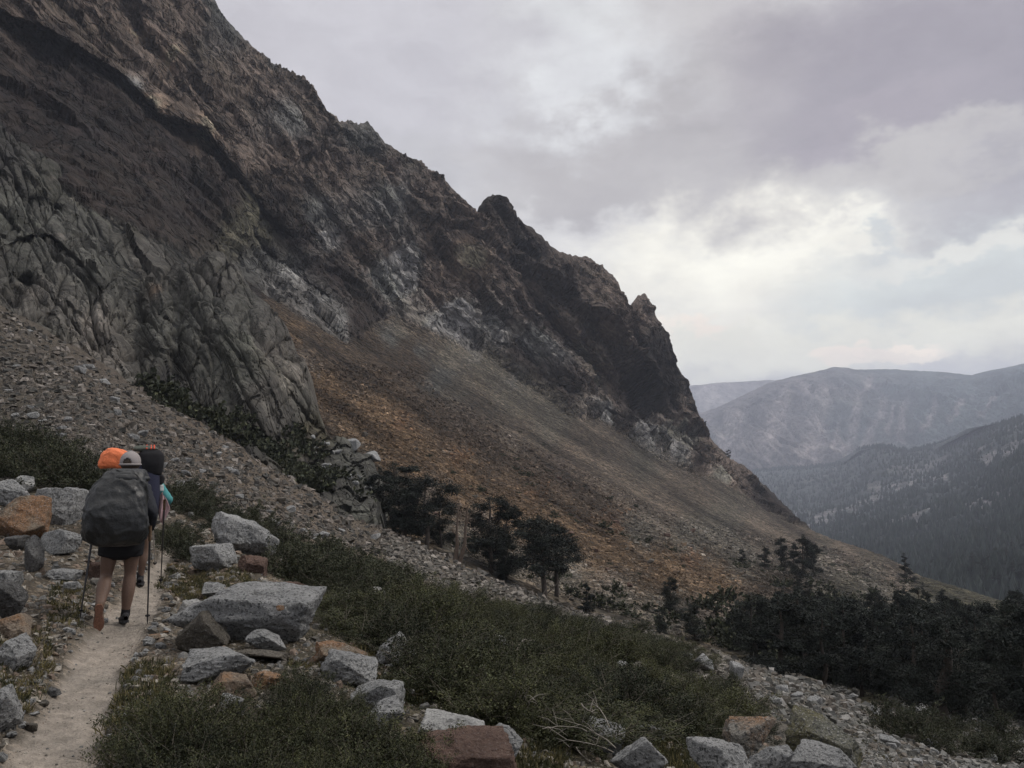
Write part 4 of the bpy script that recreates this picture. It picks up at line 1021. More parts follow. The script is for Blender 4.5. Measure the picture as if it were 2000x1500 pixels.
ROCKS = [
    # px, py (centre), w, h, material, label, depth factor, roll
    (20, 968, 78, 56, 'grey', 'grey granite boulder at the far left edge of the pile, beside the dark shrubs', 1.0, 0.1),
    (47, 951, 48, 40, 'pale', 'smaller pale grey boulder perched on top of the left boulder pile', 1.0, -0.2),
    (50, 1018, 112, 86, 'orange', 'big orange-brown stained boulder at the left edge of the photo', 0.9, 0.05),
    (112, 998, 96, 82, 'grey', 'large grey boulder between the orange boulder and the rear hiker', 0.9, 0.25),
    (120, 1062, 90, 56, 'grey', 'flat-topped grey slab below the large boulder, dark gap underneath', 0.9, -0.1),
    (33, 1063, 44, 32, 'dark', 'small dark rock wedged under the orange boulder', 1.0, 0.0),
    (66, 1093, 50, 66, 'dark', 'upright dark grey rock leaning below the orange boulder', 0.8, 0.3),
    (22, 1138, 56, 44, 'grey', 'rounded light grey rock right above the black boulder', 1.0, 0.0),
    (-6, 1172, 92, 92, 'dark', 'big nearly black boulder cut off by the left edge', 0.9, 0.1),
    (125, 1127, 64, 26, 'grey', 'low flat grey stone lying level with the rear hiker\'s knees', 0.9, 0.05),
    (136, 1150, 38, 20, 'grey', 'small grey stone in front of the flat one left of the pole', 1.0, 0.0),
    (22, 1224, 78, 44, 'tan', 'tan slab with a brown end lying left of the trail', 1.0, -0.08),
    (26, 1279, 70, 68, 'grey', 'squarish grey boulder below the tan slab at the left edge', 0.9, 0.15),
    (4, 1388, 78, 98, 'grey', 'lowest grey boulder at the left edge beside the path', 0.9, 0.0),
    (107, 1344, 40, 15, 'dark', 'thin dark stone lying flat on the left side of the path', 0.8, 0.0),
    (190, 1120, 34, 40, 'red', 'small rusty brown rock just left of the front hiker\'s leg', 1.0, 0.2),
    (497, 1214, 272, 114, 'grey', 'largest flat grey granite slab beside the trail with a small orange stone on it', 0.75, 0.10),
    (371, 1194, 50, 44, 'pale', 'white block at the left end of the big slab', 0.9, 0.1),
    (392, 1238, 112, 84, 'brown', 'brownish peaked boulder leaning on the front of the big slab', 0.8, 0.0),
    (460, 1229, 62, 58, 'grey', 'grey block between the peaked boulder and the big slab', 0.9, 0.0),
    (508, 1256, 92, 50, 'grey', 'rounded grey stone in front of the big slab', 0.8, -0.1),
    (502, 1284, 162, 34, 'brown', 'long thin dark slab lying below the big slab', 0.5, 0.10),
    (418, 1306, 186, 58, 'grey', 'low broad speckled boulder below the long thin slab', 0.7, 0.0),
    (450, 1354, 96, 56, 'tan', 'tan and grey rock half hidden in the shrubs below the broad boulder', 0.8, -0.3),
    (572, 1146, 66, 30, 'red', 'reddish brown rock resting behind the top edge of the big slab', 0.9, 0.0),
    (418, 1092, 98, 56, 'grey', 'rounded grey boulder right of the poles, nearer of the upper pair', 0.9, 0.12),
    (468, 1060, 132, 66, 'grey', 'sloping grey boulder behind the rounded one, farther of the upper pair', 0.8, 0.38),
    (492, 1108, 62, 38, 'red', 'brown broken rock right of the rounded grey boulder', 1.0, 0.2),
    (420, 1155, 54, 26, 'grey', 'small grey stone in the gravel just above the white block', 1.0, 0.0),
    (664, 1290, 108, 52, 'orange', 'bright orange-tan rock in the middle of the shrubs', 0.8, 0.18),
    (682, 1319, 114, 56, 'grey', 'grey boulder directly in front of the orange-tan rock', 0.8, 0.15),
    (742, 1375, 112, 68, 'grey', 'speckled grey boulder left of the shrubs at bottom centre', 0.8, 0.0),
    (748, 1412, 92, 58, 'grey', 'lower grey boulder with twigs over it at bottom centre', 0.8, -0.25),
    (780, 1279, 88, 62, 'grey', 'pointed grey boulder standing alone in the shrubs', 0.8, 0.35),
    (793, 1307, 24, 15, 'pale', 'small white stone at the foot of the pointed boulder', 1.0, 0.0),
    (888, 1430, 138, 62, 'pale', 'pale grey boulder above the red-brown slab at the bottom edge', 0.8, 0.18),
    (984, 1460, 80, 66, 'grey', 'rounded grey boulder right of the pale one at the bottom edge', 0.8, 0.4),
    (905, 1500, 225, 96, 'red', 'wide red-brown slab with two white chips at the bottom edge', 0.7, 0.1),
    (672, 1131, 60, 22, 'pale', 'pale rock top showing through the shrubs behind the big slab', 1.0, 0.0),
    (734, 1162, 38, 30, 'pale', 'small pale rock in the shrubs left of the orange one', 1.0, 0.3),
    (789, 1154, 34, 26, 'orange', 'small orange rock peeking over the shrub thicket', 1.0, 0.5),
    (1180, 1446, 84, 60, 'grey', 'grey boulder right of the dead branches at the bottom', 0.9, 0.1),
    (1256, 1492, 134, 80, 'grey', 'wide grey boulder at the bottom edge under the dead branches', 0.8, 0.0),
    (1275, 1437, 62, 38, 'grey', 'grey rock tucked between the shrubs and the wide boulder', 0.9, 0.1),
    (1208, 1452, 30, 24, 'red', 'small brown rock on the left flank of the wide boulder', 1.0, 0.0),
    (1447, 1452, 132, 92, 'rust', 'boulder with a rust-orange face at lower right', 0.8, 0.0),
    (1410, 1500, 124, 84, 'grey', 'grey boulder in front of the rust-faced boulder', 0.8, -0.1),
    (1502, 1496, 90, 60, 'grey', 'low grey boulder between the rust-faced boulder and the mossy slab', 0.8, 0.1),
    (1625, 1472, 180, 104, 'moss', 'big yellowish lichen-covered slab at lower right', 0.5, 0.14),
    (1611, 1474, 44, 34, 'pale', 'small pale rock resting on the lichen-covered slab', 1.0, 0.2),
    (1612, 1506, 160, 66, 'grey', 'grey boulder at the bottom edge under the lichen-covered slab', 0.8, 0.05),
    (1218, 1305, 34, 36, 'grey', 'lone grey rock among the shrubs right of centre', 1.0, 0.4),
    (1568, 1402, 54, 34, 'moss', 'greenish rock at the edge of the thicket above the lichen-covered slab', 0.9, 0.2),
    (1740, 1452, 44, 22, 'grey', 'flat grey rock on bare ground right of the lichen-covered slab', 0.8, 0.1),
    (300, 1248, 26, 12, 'tan', 'small tan stone on the right edge of the path below the pole tip', 1.0, 0.0),
    (455, 1390, 60, 40, 'grey', 'small grey rock sunk in the shrubs at bottom left of centre', 1.0, 0.1),
    (520, 1330, 60, 34, 'rust', 'small rusty rock at the edge of the near shrubs', 1.0, 0.0),
]
def place_rock(px, py, w, h, me, mat, label, kd=1.0, roll=0.0, rz=0.0, name='boulder', group=None, sheet=None, sink=0.12):
    sheet = sheet or GR
    base = sheet.pos(px, py + h * 0.42)
    d = float(depth_of(base))
    W = w * d / F; H = h * d / F / 0.92; Dp = max(W, H) * kd
    fwd = np.array(base) - EYE; fwd[2] = 0; fwd /= np.linalg.norm(fwd)
    c = base + fwd * Dp * 0.32 + np.array([0, 0, H * (0.5 - sink)])
    k = float(depth_of(c)) / d
    o = link(name, me, mat)
    if not me.materials: me.materials.append(mat)
    o.location = c
    o.scale = (W / 2 * k, Dp / 2, H / 2 * k)
    o.rotation_euler = (random.uniform(-0.1, 0.1), roll, rz)
    o['label'] = label; o['category'] = 'rock'
    if group: o['group'] = group
    return o

SLAB = None
for k, (px, py, w, h, mk, lab, kd, roll) in enumerate(ROCKS):
    cut = None
    if mk == 'brown' and h > 60: cut = [((-0.75, -0.2, 0.65), 0.62), ((0.8, -0.1, 0.55), 0.66)]
    if w > 200: cut = [((0.05, -0.25, 1), 0.70)]
    if 'pointed' in lab: cut = [((0.7, 0, 0.7), 0.52), ((-0.9, 0, 0.4), 0.6)]
    me = rock_mesh('boulder', 100 + k, 34 if w > 50 else 16, cut=cut, rough=0.05 if w > 50 else 0.035)
    o = place_rock(px, py, w, h, me, M_ROCK[mk], lab, kd, roll, rz=random.uniform(-0.25, 0.25))
    if 'largest flat' in lab: SLAB = o
o_st = link('stone', rock_mesh('small_orange_stone', 900, 8), M_ROCK['orange'], label='small orange stone sitting on top of the largest flat granite slab', category='rock')
p = at(548, 1187, 7.05); o_st.location = p; o_st.scale = (0.042, 0.04, 0.028)
for q, (px, py) in enumerate(((913, 1459), (950, 1466))):
    o = link('stone', rock_mesh('white_chip', 910 + q, 8), M_ROCK['pale'], category='rock',
             label=('left of two white chips lying on the red-brown slab', 'right of two white chips lying on the red-brown slab')[q])
    o.location = at(px, py, 4.75); o.scale = (0.016, 0.014, 0.009)

# blocks piled at the foot of the buttress
BLK = [rock_mesh('angular_block', 300 + k, 16, planes=8, sharp=34, rough=0.02) for k in range(8)]
def clone(me, mat, tag):
    m2 = me.copy(); m2.materials.clear(); m2.materials.append(mat); m2.name = tag; return m2
BLK_G = [clone(m, M_ROCK['grey'], 'grey_block') for m in BLK]; BLK_B = [clone(m, M_ROCK['brown'], 'brown_block') for m in BLK]
BLK_T = [clone(m, M_ROCK['tan'], 'tan_block') for m in BLK]; BLK_R = [clone(m, M_ROCK['red'], 'red_block') for m in BLK]
def free_stones():
    r = random.Random(5)
    spots = [(690, 871, 34, 27, 'upper of the two pale blocks stacked at the toe of the buttress'), (722, 889, 36, 22, 'lower pale block at the toe of the buttress with a dark gap below')]
    for px, py, w, h, lab in spots:
        place_rock(px, py, w, h, BLK_G[2 if h > 25 else 5], None, lab, 1.0, 0.05, name='boulder', sheet=BT)
    for k in range(16):
        px = r.uniform(610, 720); py = interp(px, [(610, 850), (720, 930)]) + r.uniform(0, 45); w = r.uniform(10, 20)
        place_rock(px, py, w, w * r.uniform(.5, .8), BLK_G[r.randrange(8)], None, 'grey block in the jumble at the right toe of the buttress', 1.0, r.uniform(-.4, .4), r.uniform(0, 3), name='rock', group='blocks at the toe of the buttress', sheet=BT)
    for k in range(95):      # larger stones on the near talus
        px = r.uniform(-20, 760); cr = float(interp(px, CREST)); py = cr + (r.random() ** 0.8) * 190 + 10
        if py > 985 + px * 0.12: continue
        d = float(depth_of(GR.pos(px, py))); w = min(r.uniform(11, 26), 1.0 * F / d)
        place_rock(px, py, w, w * r.uniform(.4, .7), r.choice((BLK_G, BLK_G, BLK_B))[r.randrange(8)], None, 'larger flat grey-brown stone among the talus on the slope above the trail', 1.0, r.uniform(-.3, .5), r.uniform(0, 3), name='rock', group='larger stones on the talus slope')
    for k in range(110):     # stones along the trail verge
        side = r.random() < 0.5
        py = r.uniform(1090, 1480); cx = float(np.interp(py, [1080, 1120, 1165, 1220, 1290, 1400, 1500], [325, 305, 285, 243, 192, 150, 95])); hw = float(np.interp(py, [1080, 1165, 1290, 1400, 1500], [14, 42, 74, 78, 104]))
        px = cx - hw * r.uniform(0.95, 2.2) if side else cx + hw * r.uniform(0.95, 1.6)
        w = r.uniform(12, 30) * (0.6 + 0.4 * (py - 1090) / 400)
        place_rock(px, py, w, w * r.uniform(.4, .7), r.choice((BLK_G, BLK_B, BLK_T, BLK_G))[r.randrange(8)], None,
                   'loose stone in the gravel on the left verge of the path' if side else 'loose stone in the gravel on the right verge of the path', 1.0, r.uniform(-.3, .3), r.uniform(0, 3), name='rock',
                   group='stones on the left verge' if side else 'stones on the right verge')
    for k in range(60):      # lower right rubble
        px = r.uniform(1480, 1990); py = r.uniform(float(interp(px, CREST)) + 18, 1495)
        if px < 1720 and py > 1400: continue
        w = r.uniform(11, 30)
        place_rock(px, py, w, w * r.uniform(.4, .7), r.choice((BLK_G, BLK_G, BLK_B))[r.randrange(8)], None, 'larger pale block in the rubble field at lower right', 1.0, r.uniform(-.3, .5), r.uniform(0, 3), name='rock', group='blocks in the rubble field')
    for k in range(34):      # pale rocks showing in the thicket
        px = r.uniform(640, 1440); py = r.uniform(float(interp(px, [(640, 1190), (1440, 1320)])), float(interp(px, [(640, 1260), (900, 1400), (1440, 1430)])))
        w = r.uniform(14, 34)
        place_rock(px, py - 16, w, w * r.uniform(.7, 1.0), r.choice((BLK_G, BLK_G, BLK_B))[r.randrange(8)], None, 'rock partly buried in the large shrub thicket', 1.0, r.uniform(-.4, .4), r.uniform(0, 3), name='rock', group='rocks in the thicket', sink=-0.25)
    for k in range(40):      # on the far scree
        px = r.uniform(620, 1400); py = r.uniform(float(interp(px, [(600, 760), (1400, 1040)])), float(interp(px, CREST)) - 15)
        w = r.uniform(9, 16)
        if px < 760 and py > 880: continue
        place_rock(px, py, w, w * r.uniform(.5, .7), r.choice((BLK_T, BLK_R, BLK_B))[r.randrange(8)], None, 'pinkish boulder standing out on the orange scree slope', 1.0, r.uniform(-.3, .5), r.uniform(0, 3), name='rock', group='boulders on the orange scree', sheet=MT)
free_stones()

# ------------------------------------------------------------------ plants
def tube(pts, radii, sides=5):
    pts = np.array(pts, float); n = len(pts)
    tg = np.gradient(pts, axis=0); tg /= np.linalg.norm(tg, axis=1)[:, None] + 1e-9
    up = np.array([0.31, 0.21, 0.93])
    a = np.cross(tg, up); a /= np.linalg.norm(a, axis=1)[:, None] + 1e-9
    b = np.cross(tg, a)
    th = np.arange(sides) / sides * 2 * np.pi
    V = pts[:, None] + (a[:, None] * np.cos(th)[None, :, None] + b[:, None] * np.sin(th)[None, :, None]) * np.array(radii)[:, None, None]
    i = np.arange(n - 1)[:, None] * sides; j = np.arange(sides)[None]; j2 = (j + 1) % sides
    Fq = np.stack([i + j, i + j2, i + sides + j2, i + sides + j], -1).reshape(-1, 4)
    return V.reshape(-1, 3), Fq

def join(parts):
    Vs, Fs, o = [], [], 0
    for V, Fq in parts:
        Vs.append(V); Fs.append(np.asarray(Fq) + o); o += len(V)
    return np.concatenate(Vs), np.concatenate(Fs)

def leaves(C, size, r, aspect=0.45, updir=0.3, dirs=None):
    """diamond leaves at points C"""
    n = len(C)
    a = r.normal(size=(n, 3)) if dirs is None else dirs + r.normal(0, 0.5, (n, 3))
    a[:, 2] += updir; a /= np.linalg.norm(a, axis=1)[:, None]
    b = np.cross(a, r.normal(size=(n, 3))); b /= np.linalg.norm(b, axis=1)[:, None] + 1e-9
    s = (size * r.uniform(0.6, 1.4, n))[:, None]
    V = np.stack([C - a * s * 0.5, C + b * s * aspect * 0.5, C + a * s * 0.5, C - b * s * aspect * 0.5], 1)
    return V.reshape(-1, 3), np.arange(n * 4).reshape(n, 4)

def shrub_meshes(seed, n_stem=26, leaf=0.030, n_leaf=9000, h=0.75, spread=1.0, bare=0.12):
    """dome of radius about 1: forked stems, leaves clustered along the outer twigs"""
    r = np.random.default_rng(seed); twigs = []; tips = []; bark = []
    for k in range(n_stem):
        az = r.uniform(0, 6.28); el = r.uniform(0.25, 1.5); L = r.uniform(0.75, 1.12)
        dirn = np.array([math.cos(az) * math.cos(el) * spread, math.sin(az) * math.cos(el) * spread, math.sin(el) * h])
        p = np.array([math.cos(az), math.sin(az), 0]) * 0.08; pts = [p]
        for q in range(5):
            dd = dirn * L / 5 + r.normal(0, 0.035, 3); p = p + dd; pts.append(p)
        bark.append(tube(pts, np.linspace(0.012, 0.004, 6), 4))
        for q in range(7):
            i = r.integers(2, 6); st = pts[i - 1] + (pts[i] - pts[i - 1]) * r.random()
            dv = dirn / np.linalg.norm(dirn) + r.normal(0, 0.65, 3); dv[2] = abs(dv[2]) * 0.8; dv /= np.linalg.norm(dv)
            nb = r.random() < bare; ln = r.uniform(0.3, 0.62) if nb else r.uniform(0.16, 0.36); nb = nb and k % 2 == 0; c = [st]
            for z in range(3): c.append(c[-1] + dv * ln / 3 + r.normal(0, 0.018, 3))
            bark.append(tube(c, [0.005, 0.004, 0.003, 0.0018], 3))
            if not nb: tips.append(np.array(c))
    tips = np.array(tips)                                   # (m,4,3)
    m = len(tips); pick = r.integers(0, m, n_leaf); f = r.random(n_leaf) ** 0.6 * 2.999
    i = f.astype(int); a = (f - i)[:, None]
    C = tips[pick, i] * (1 - a) + tips[pick, i + 1] * a + r.normal(0, 0.035, (n_leaf, 3))
    C[:, 2] = np.maximum(C[:, 2], 0.01)
    dirs = tips[pick, 3] - tips[pick, 0]; dirs /= np.linalg.norm(dirs, axis=1)[:, None]
    LV, LF = leaves(C, leaf, r, 0.62, 0.25, dirs * 0.5 + r.normal(0, 0.6, dirs.shape))
    tone = r.uniform(0.55, 1.35, m)[pick] * r.uniform(0.7, 1.3, n_leaf)
    yel = (r.random(n_leaf) ** 2)[:, None] * np.array([0.5, 0.35, 0.0])
    col = np.clip(tone[:, None] * (1 + yel), 0.2, 2.4)
    lm = mesh_np('shrub_foliage', LV, LF, smooth=False, cols=np.repeat(col[:, None], 4, 1))
    BV, BF = join(bark)
    bm_ = mesh_np('shrub_stems', BV, BF, smooth=True)
    return lm, bm_

M_LEAF = mat_leaf('shrub_leaf', (0.018, 0.023, 0.015), (0.055, 0.061, 0.030))
M_LEAFD = mat_leaf('dark_shrub_leaf', (0.026, 0.032, 0.022), (0.040, 0.046, 0.030))
M_NEEDLE = mat_leaf('pine_needles', (0.015, 0.019, 0.017), (0.026, 0.031, 0.025))
M_TWIG = mat_plain('bare_twig', (0.11, 0.098, 0.08), 0.85, nscale=30)
M_BARK = mat_plain('pine_bark', (0.065, 0.055, 0.048), 0.95, nscale=14, var=0.4, bumpd=0.02)
M_DEAD = mat_plain('weathered_dead_wood', (0.17, 0.155, 0.135), 0.85, nscale=20, var=0.3)
M_SNAG = mat_plain('weathered_brown_wood', (0.13, 0.10, 0.08), 0.9, nscale=12, var=0.35, bumpd=0.02)

SHRUB = {'near': [shrub_meshes(40 + k, 34, 0.030, 15000) for k in range(5)],
         'mid': [shrub_meshes(60 + k, 26, 0.045, 6500) for k in range(4)],
         'far': [shrub_meshes(80 + k, 12, 0.13, 1000, h=0.7) for k in range(4)]}
for key, mat in (('near', M_LEAF), ('mid', M_LEAF), ('far', M_LEAFD)):
    for lm, sm in SHRUB[key]:
        lm.materials.append(mat); sm.materials.append(M_TWIG)
SHRUB['midd'] = []
for lm, sm in SHRUB['mid']:
    SHRUB['midd'].append((clone(lm, M_LEAFD, 'dark_foliage'), sm))

def shrub(P, rad, kind, label, group, r, hs=1.0, parts=True):
    lm, sm = SHRUB[kind][r.randrange(len(SHRUB[kind]))]
    P = [float(c) for c in P]
    if parts:
        e = empty('shrub', (P[0], P[1], P[2] - 0.06 * rad), r.uniform(0, 6.28), label=label, category='shrub', group=group)
        e.scale = (rad, rad, rad * hs)
        link('foliage', lm, parent=e); link('stems', sm, parent=e)
    else:
        e = link('shrub', lm, label=label, category='shrub', group=group)
        e.location = (P[0], P[1], P[2] - 0.06 * rad); e.rotation_euler = (0, 0, r.uniform(0, 6.28)); e.scale = (rad, rad, rad * hs)
    return e

FAR_LOW = [shrub_meshes(180 + k, 8, 0.19, 330, h=0.7, bare=0.05) for k in range(4)]
FAR_SPOTS = []
def plant_zone(poly, n, kind, size, label, group, seed, sheet, min_px=18, hs=(0.8, 1.2), parts=True, avoid=()):
    r = random.Random(seed); rn = np.random.default_rng(seed); done = []
    xs, ys = sample_poly(poly, n * 14, rn)
    for x, y in zip(xs, ys):
        if len(done) >= n: break
        if any(math.hypot((x - a), (y - b) * 1.5) < min_px for a, b in done): continue
        if any(abs(x - ax) < aw and -ah0 < y - ay < ah1 for ax, ay, aw, ah0, ah1 in avoid): continue
        done.append((x, y))
        if parts: shrub(sheet.pos(x, y), r.uniform(*size), kind, label, group, r, r.uniform(*hs), parts)
        else: FAR_SPOTS.append((sheet.pos(x, y), r.uniform(*size), r.uniform(*hs), r.uniform(0, 6.28), r.randrange(4)))

AV = [(px, py + h * 0.4, w * 0.5 + 14, h * 0.3, 26) for px, py, w, h, *_ in ROCKS if px > 320]
AVN = [(px, py + h * 0.4, w * 0.5 + 22, h * 0.4, 75) for px, py, w, h, *_ in ROCKS if px > 320]
plant_zone([(330, 1440), (430, 1400), (560, 1400), (640, 1400), (700, 1450), (800, 1500), (830, 1640), (290, 1640), (285, 1520)], 34, 'near', (0.26, 0.40), 'low green small-leaved shrub in the patch at the bottom left of centre beside the path', 'shrubs in the bottom patch', 1, GR, 34, avoid=[(95, 1500, 150, 300, 300)] + [a for a in AVN if a[1] < 1450])
plant_zone([(500, 1340), (640, 1350), (700, 1420), (560, 1400)], 6, 'near', (0.20, 0.3), 'small green shrub between the boulders at bottom left of centre', 'shrubs between the boulders', 12, GR, 34, avoid=[(a[0], a[1], a[2], a[3], 60) for a in AV])
plant_zone([(620, 1190), (760, 1180), (860, 1200), (1000, 1215), (1150, 1245), (1300, 1285), (1420, 1330), (1470, 1400), (1480, 1440), (1300, 1440), (1120, 1460), (1000, 1430), (860, 1400), (830, 1330), (720, 1265), (640, 1245)], 112, 'near', (0.34, 0.70), 'green shrub with pale bare twigs in the large thicket right of the boulders', 'shrubs of the large thicket', 2, GR, 26, hs=(0.40, 1.05), avoid=AV)
plant_zone([(780, 1165), (900, 1175), (1050, 1200), (1180, 1225), (1300, 1270), (1400, 1300), (1300, 1300), (1100, 1240), (900, 1200), (780, 1190)], 34, 'near', (0.5, 0.85), 'green shrub at the upper edge of the large thicket', 'shrubs along the upper edge of the thicket', 3, GR, 24, hs=(0.45, 0.75))
plant_zone([(345, 1010), (460, 1015), (600, 1075), (700, 1110), (800, 1150), (760, 1180), (640, 1165), (560, 1125), (520, 1060), (400, 1030)], 36, 'midd', (0.42, 0.72), 'dark green shrub in the band behind the grey boulders', 'shrubs in the band behind the boulders', 4, GR, 20)
plant_zone([(320, 1040), (375, 1040), (370, 1095), (325, 1100)], 5, 'midd', (0.35, 0.5), 'dark shrub right behind the front hiker\'s poles', 'shrubs behind the poles', 5, GR, 16)
plant_zone([(-60, 870), (60, 885), (160, 935), (160, 965), (60, 945), (-60, 930)], 22, 'midd', (0.55, 0.9), 'dark green shrub in the clump above the left boulder pile', 'shrubs above the left boulder pile', 6, GR, 18)
plant_zone([(340, 960), (420, 985), (380, 1010), (330, 995)], 7, 'midd', (0.5, 0.75), 'dark green shrub right of the hikers below the talus', 'shrubs at the foot of the talus', 7, GR, 16)
plant_zone([(265, 745), (400, 800), (500, 855), (600, 915), (715, 985), (705, 1005), (600, 952), (450, 862), (300, 782)], 62, 'far', (1.3, 2.6), 'dark shrub at the foot of the grey buttress', 'shrubs along the foot of the buttress', 8, GR, 13, parts=False)
plant_zone([(470, 800), (600, 850), (680, 940), (600, 930), (480, 860), (380, 800)], 16, 'far', (1.3, 2.2), 'dark shrub growing on the ledges of the buttress toe', 'shrubs on the buttress toe', 9, BT, 16, parts=False)
plant_zone([(740, 980), (900, 1050), (1100, 1120), (1300, 1190), (1450, 1230), (1500, 1290), (1300, 1236), (1100, 1160), (900, 1080), (760, 1020)], 55, 'far', (0.8, 1.7), 'small dark bush in the dip between the near talus and the orange scree', 'bushes in the dip', 10, MT, 15, hs=(0.6, 1.1), parts=False)
plant_zone([(1350, 1180), (1500, 1140), (1700, 1150), (1900, 1190), (2050, 1230), (2050, 1400), (1800, 1360), (1600, 1330), (1480, 1290), (1400, 1250)], 110, 'far', (1.2, 2.6), 'dark bush under the pines at the lower right', 'bushes under the pines', 11, MT, 16, parts=False)
plant_zone([(1080, 1010), (1200, 1060), (1500, 1100), (1560, 1110), (1500, 1130), (1300, 1060), (1100, 1000), (1000, 930), (960, 880), (1000, 880)], 26, 'far', (1.0, 2.6), 'low dark mat of brush on the grey scree', 'brush mats on the scree', 13, MT, 15, hs=(0.4, 0.7), parts=False)
plant_zone([(1550, 1065), (1800, 1140), (1760, 1160), (1600, 1110), (1480, 1070)], 22, 'far', (1.0, 2.8), 'low dark bush near the right end of the scree skyline', 'bushes near the end of the scree', 14, MT, 14, hs=(0.4, 0.8), parts=False)
plant_zone([(1740, 1410), (1900, 1430), (1990, 1450), (1990, 1500), (1850, 1490), (1720, 1440)], 12, 'midd', (0.5, 1.0), 'small green bush in the rubble field at the lower right', 'bushes in the rubble field', 15, GR, 26)
# single low dark bushes dotted on the orange scree
_r = random.Random(77)
for px, py, w in ((836, 893, 22), (930, 960, 48), (770, 910, 22), (880, 925, 26), (860, 880, 14), (765, 830, 12), (733, 845, 12), (1010, 965, 18), (1080, 1005, 30), (1115, 1045, 20), (1125, 1055, 22), (1190, 1100, 16), (1245, 1125, 20), (1000, 880, 14), (1070, 920, 18),
                  (1140, 950, 16), (1190, 975, 30), (1240, 990, 26), (700, 835, 10), (950, 820, 12), (1015, 845, 12), (1060, 870, 14), (905, 775, 12), (955, 790, 12), (870, 740, 10), (1330, 1110, 26), (1300, 1095, 20), (1385, 1130, 16), (680, 790, 10), (745, 880, 14)):
    P = MT.pos(px, py); d = float(depth_of(P))
    shrub(P, w * d / F / 2, 'far', 'small isolated dark bush dotted on the scree slope', 'isolated bushes on the scree', _r, 0.6, parts=False)
plant_zone([(560, 220), (700, 300), (900, 500), (1100, 620), (1200, 700), (1300, 900), (1100, 780), (900, 640), (700, 560), (500, 400)], 26, 'far', (1.4, 2.4), 'tiny dark bush clinging to a ledge of the cliff', 'bushes on the cliff ledges', 16, MT, 26, parts=False)

def far_brush():
    base = []
    for lm, sm in FAR_LOW:
        V = np.zeros(len(lm.vertices) * 3, np.float32); lm.vertices.foreach_get('co', V)
        c = np.zeros(len(lm.vertices) * 4, np.float32); lm.attributes['Col'].data.foreach_get('color', c)
        base.append((V.reshape(-1, 3), c.reshape(-1, 4)[:, :3]))
    Vs, Cs = [], []
    for P, rad, hs, a, k in FAR_SPOTS:
        V, c = base[k]; ca, sa = math.cos(a), math.sin(a)
        Vs.append(np.stack([V[:, 0] * ca - V[:, 1] * sa, V[:, 0] * sa + V[:, 1] * ca, V[:, 2] * hs], -1) * rad + P - np.array([0, 0, 0.08 * rad])); Cs.append(c)
    V = np.concatenate(Vs)
    link('distant_brush', mesh_np('distant_brush', V, np.arange(len(V)).reshape(-1, 4), smooth=False, cols=np.concatenate(Cs)), M_LEAFD, kind='stuff', label='dark brush growing at the cliff foot and across the far slope', category='brush')
far_brush()

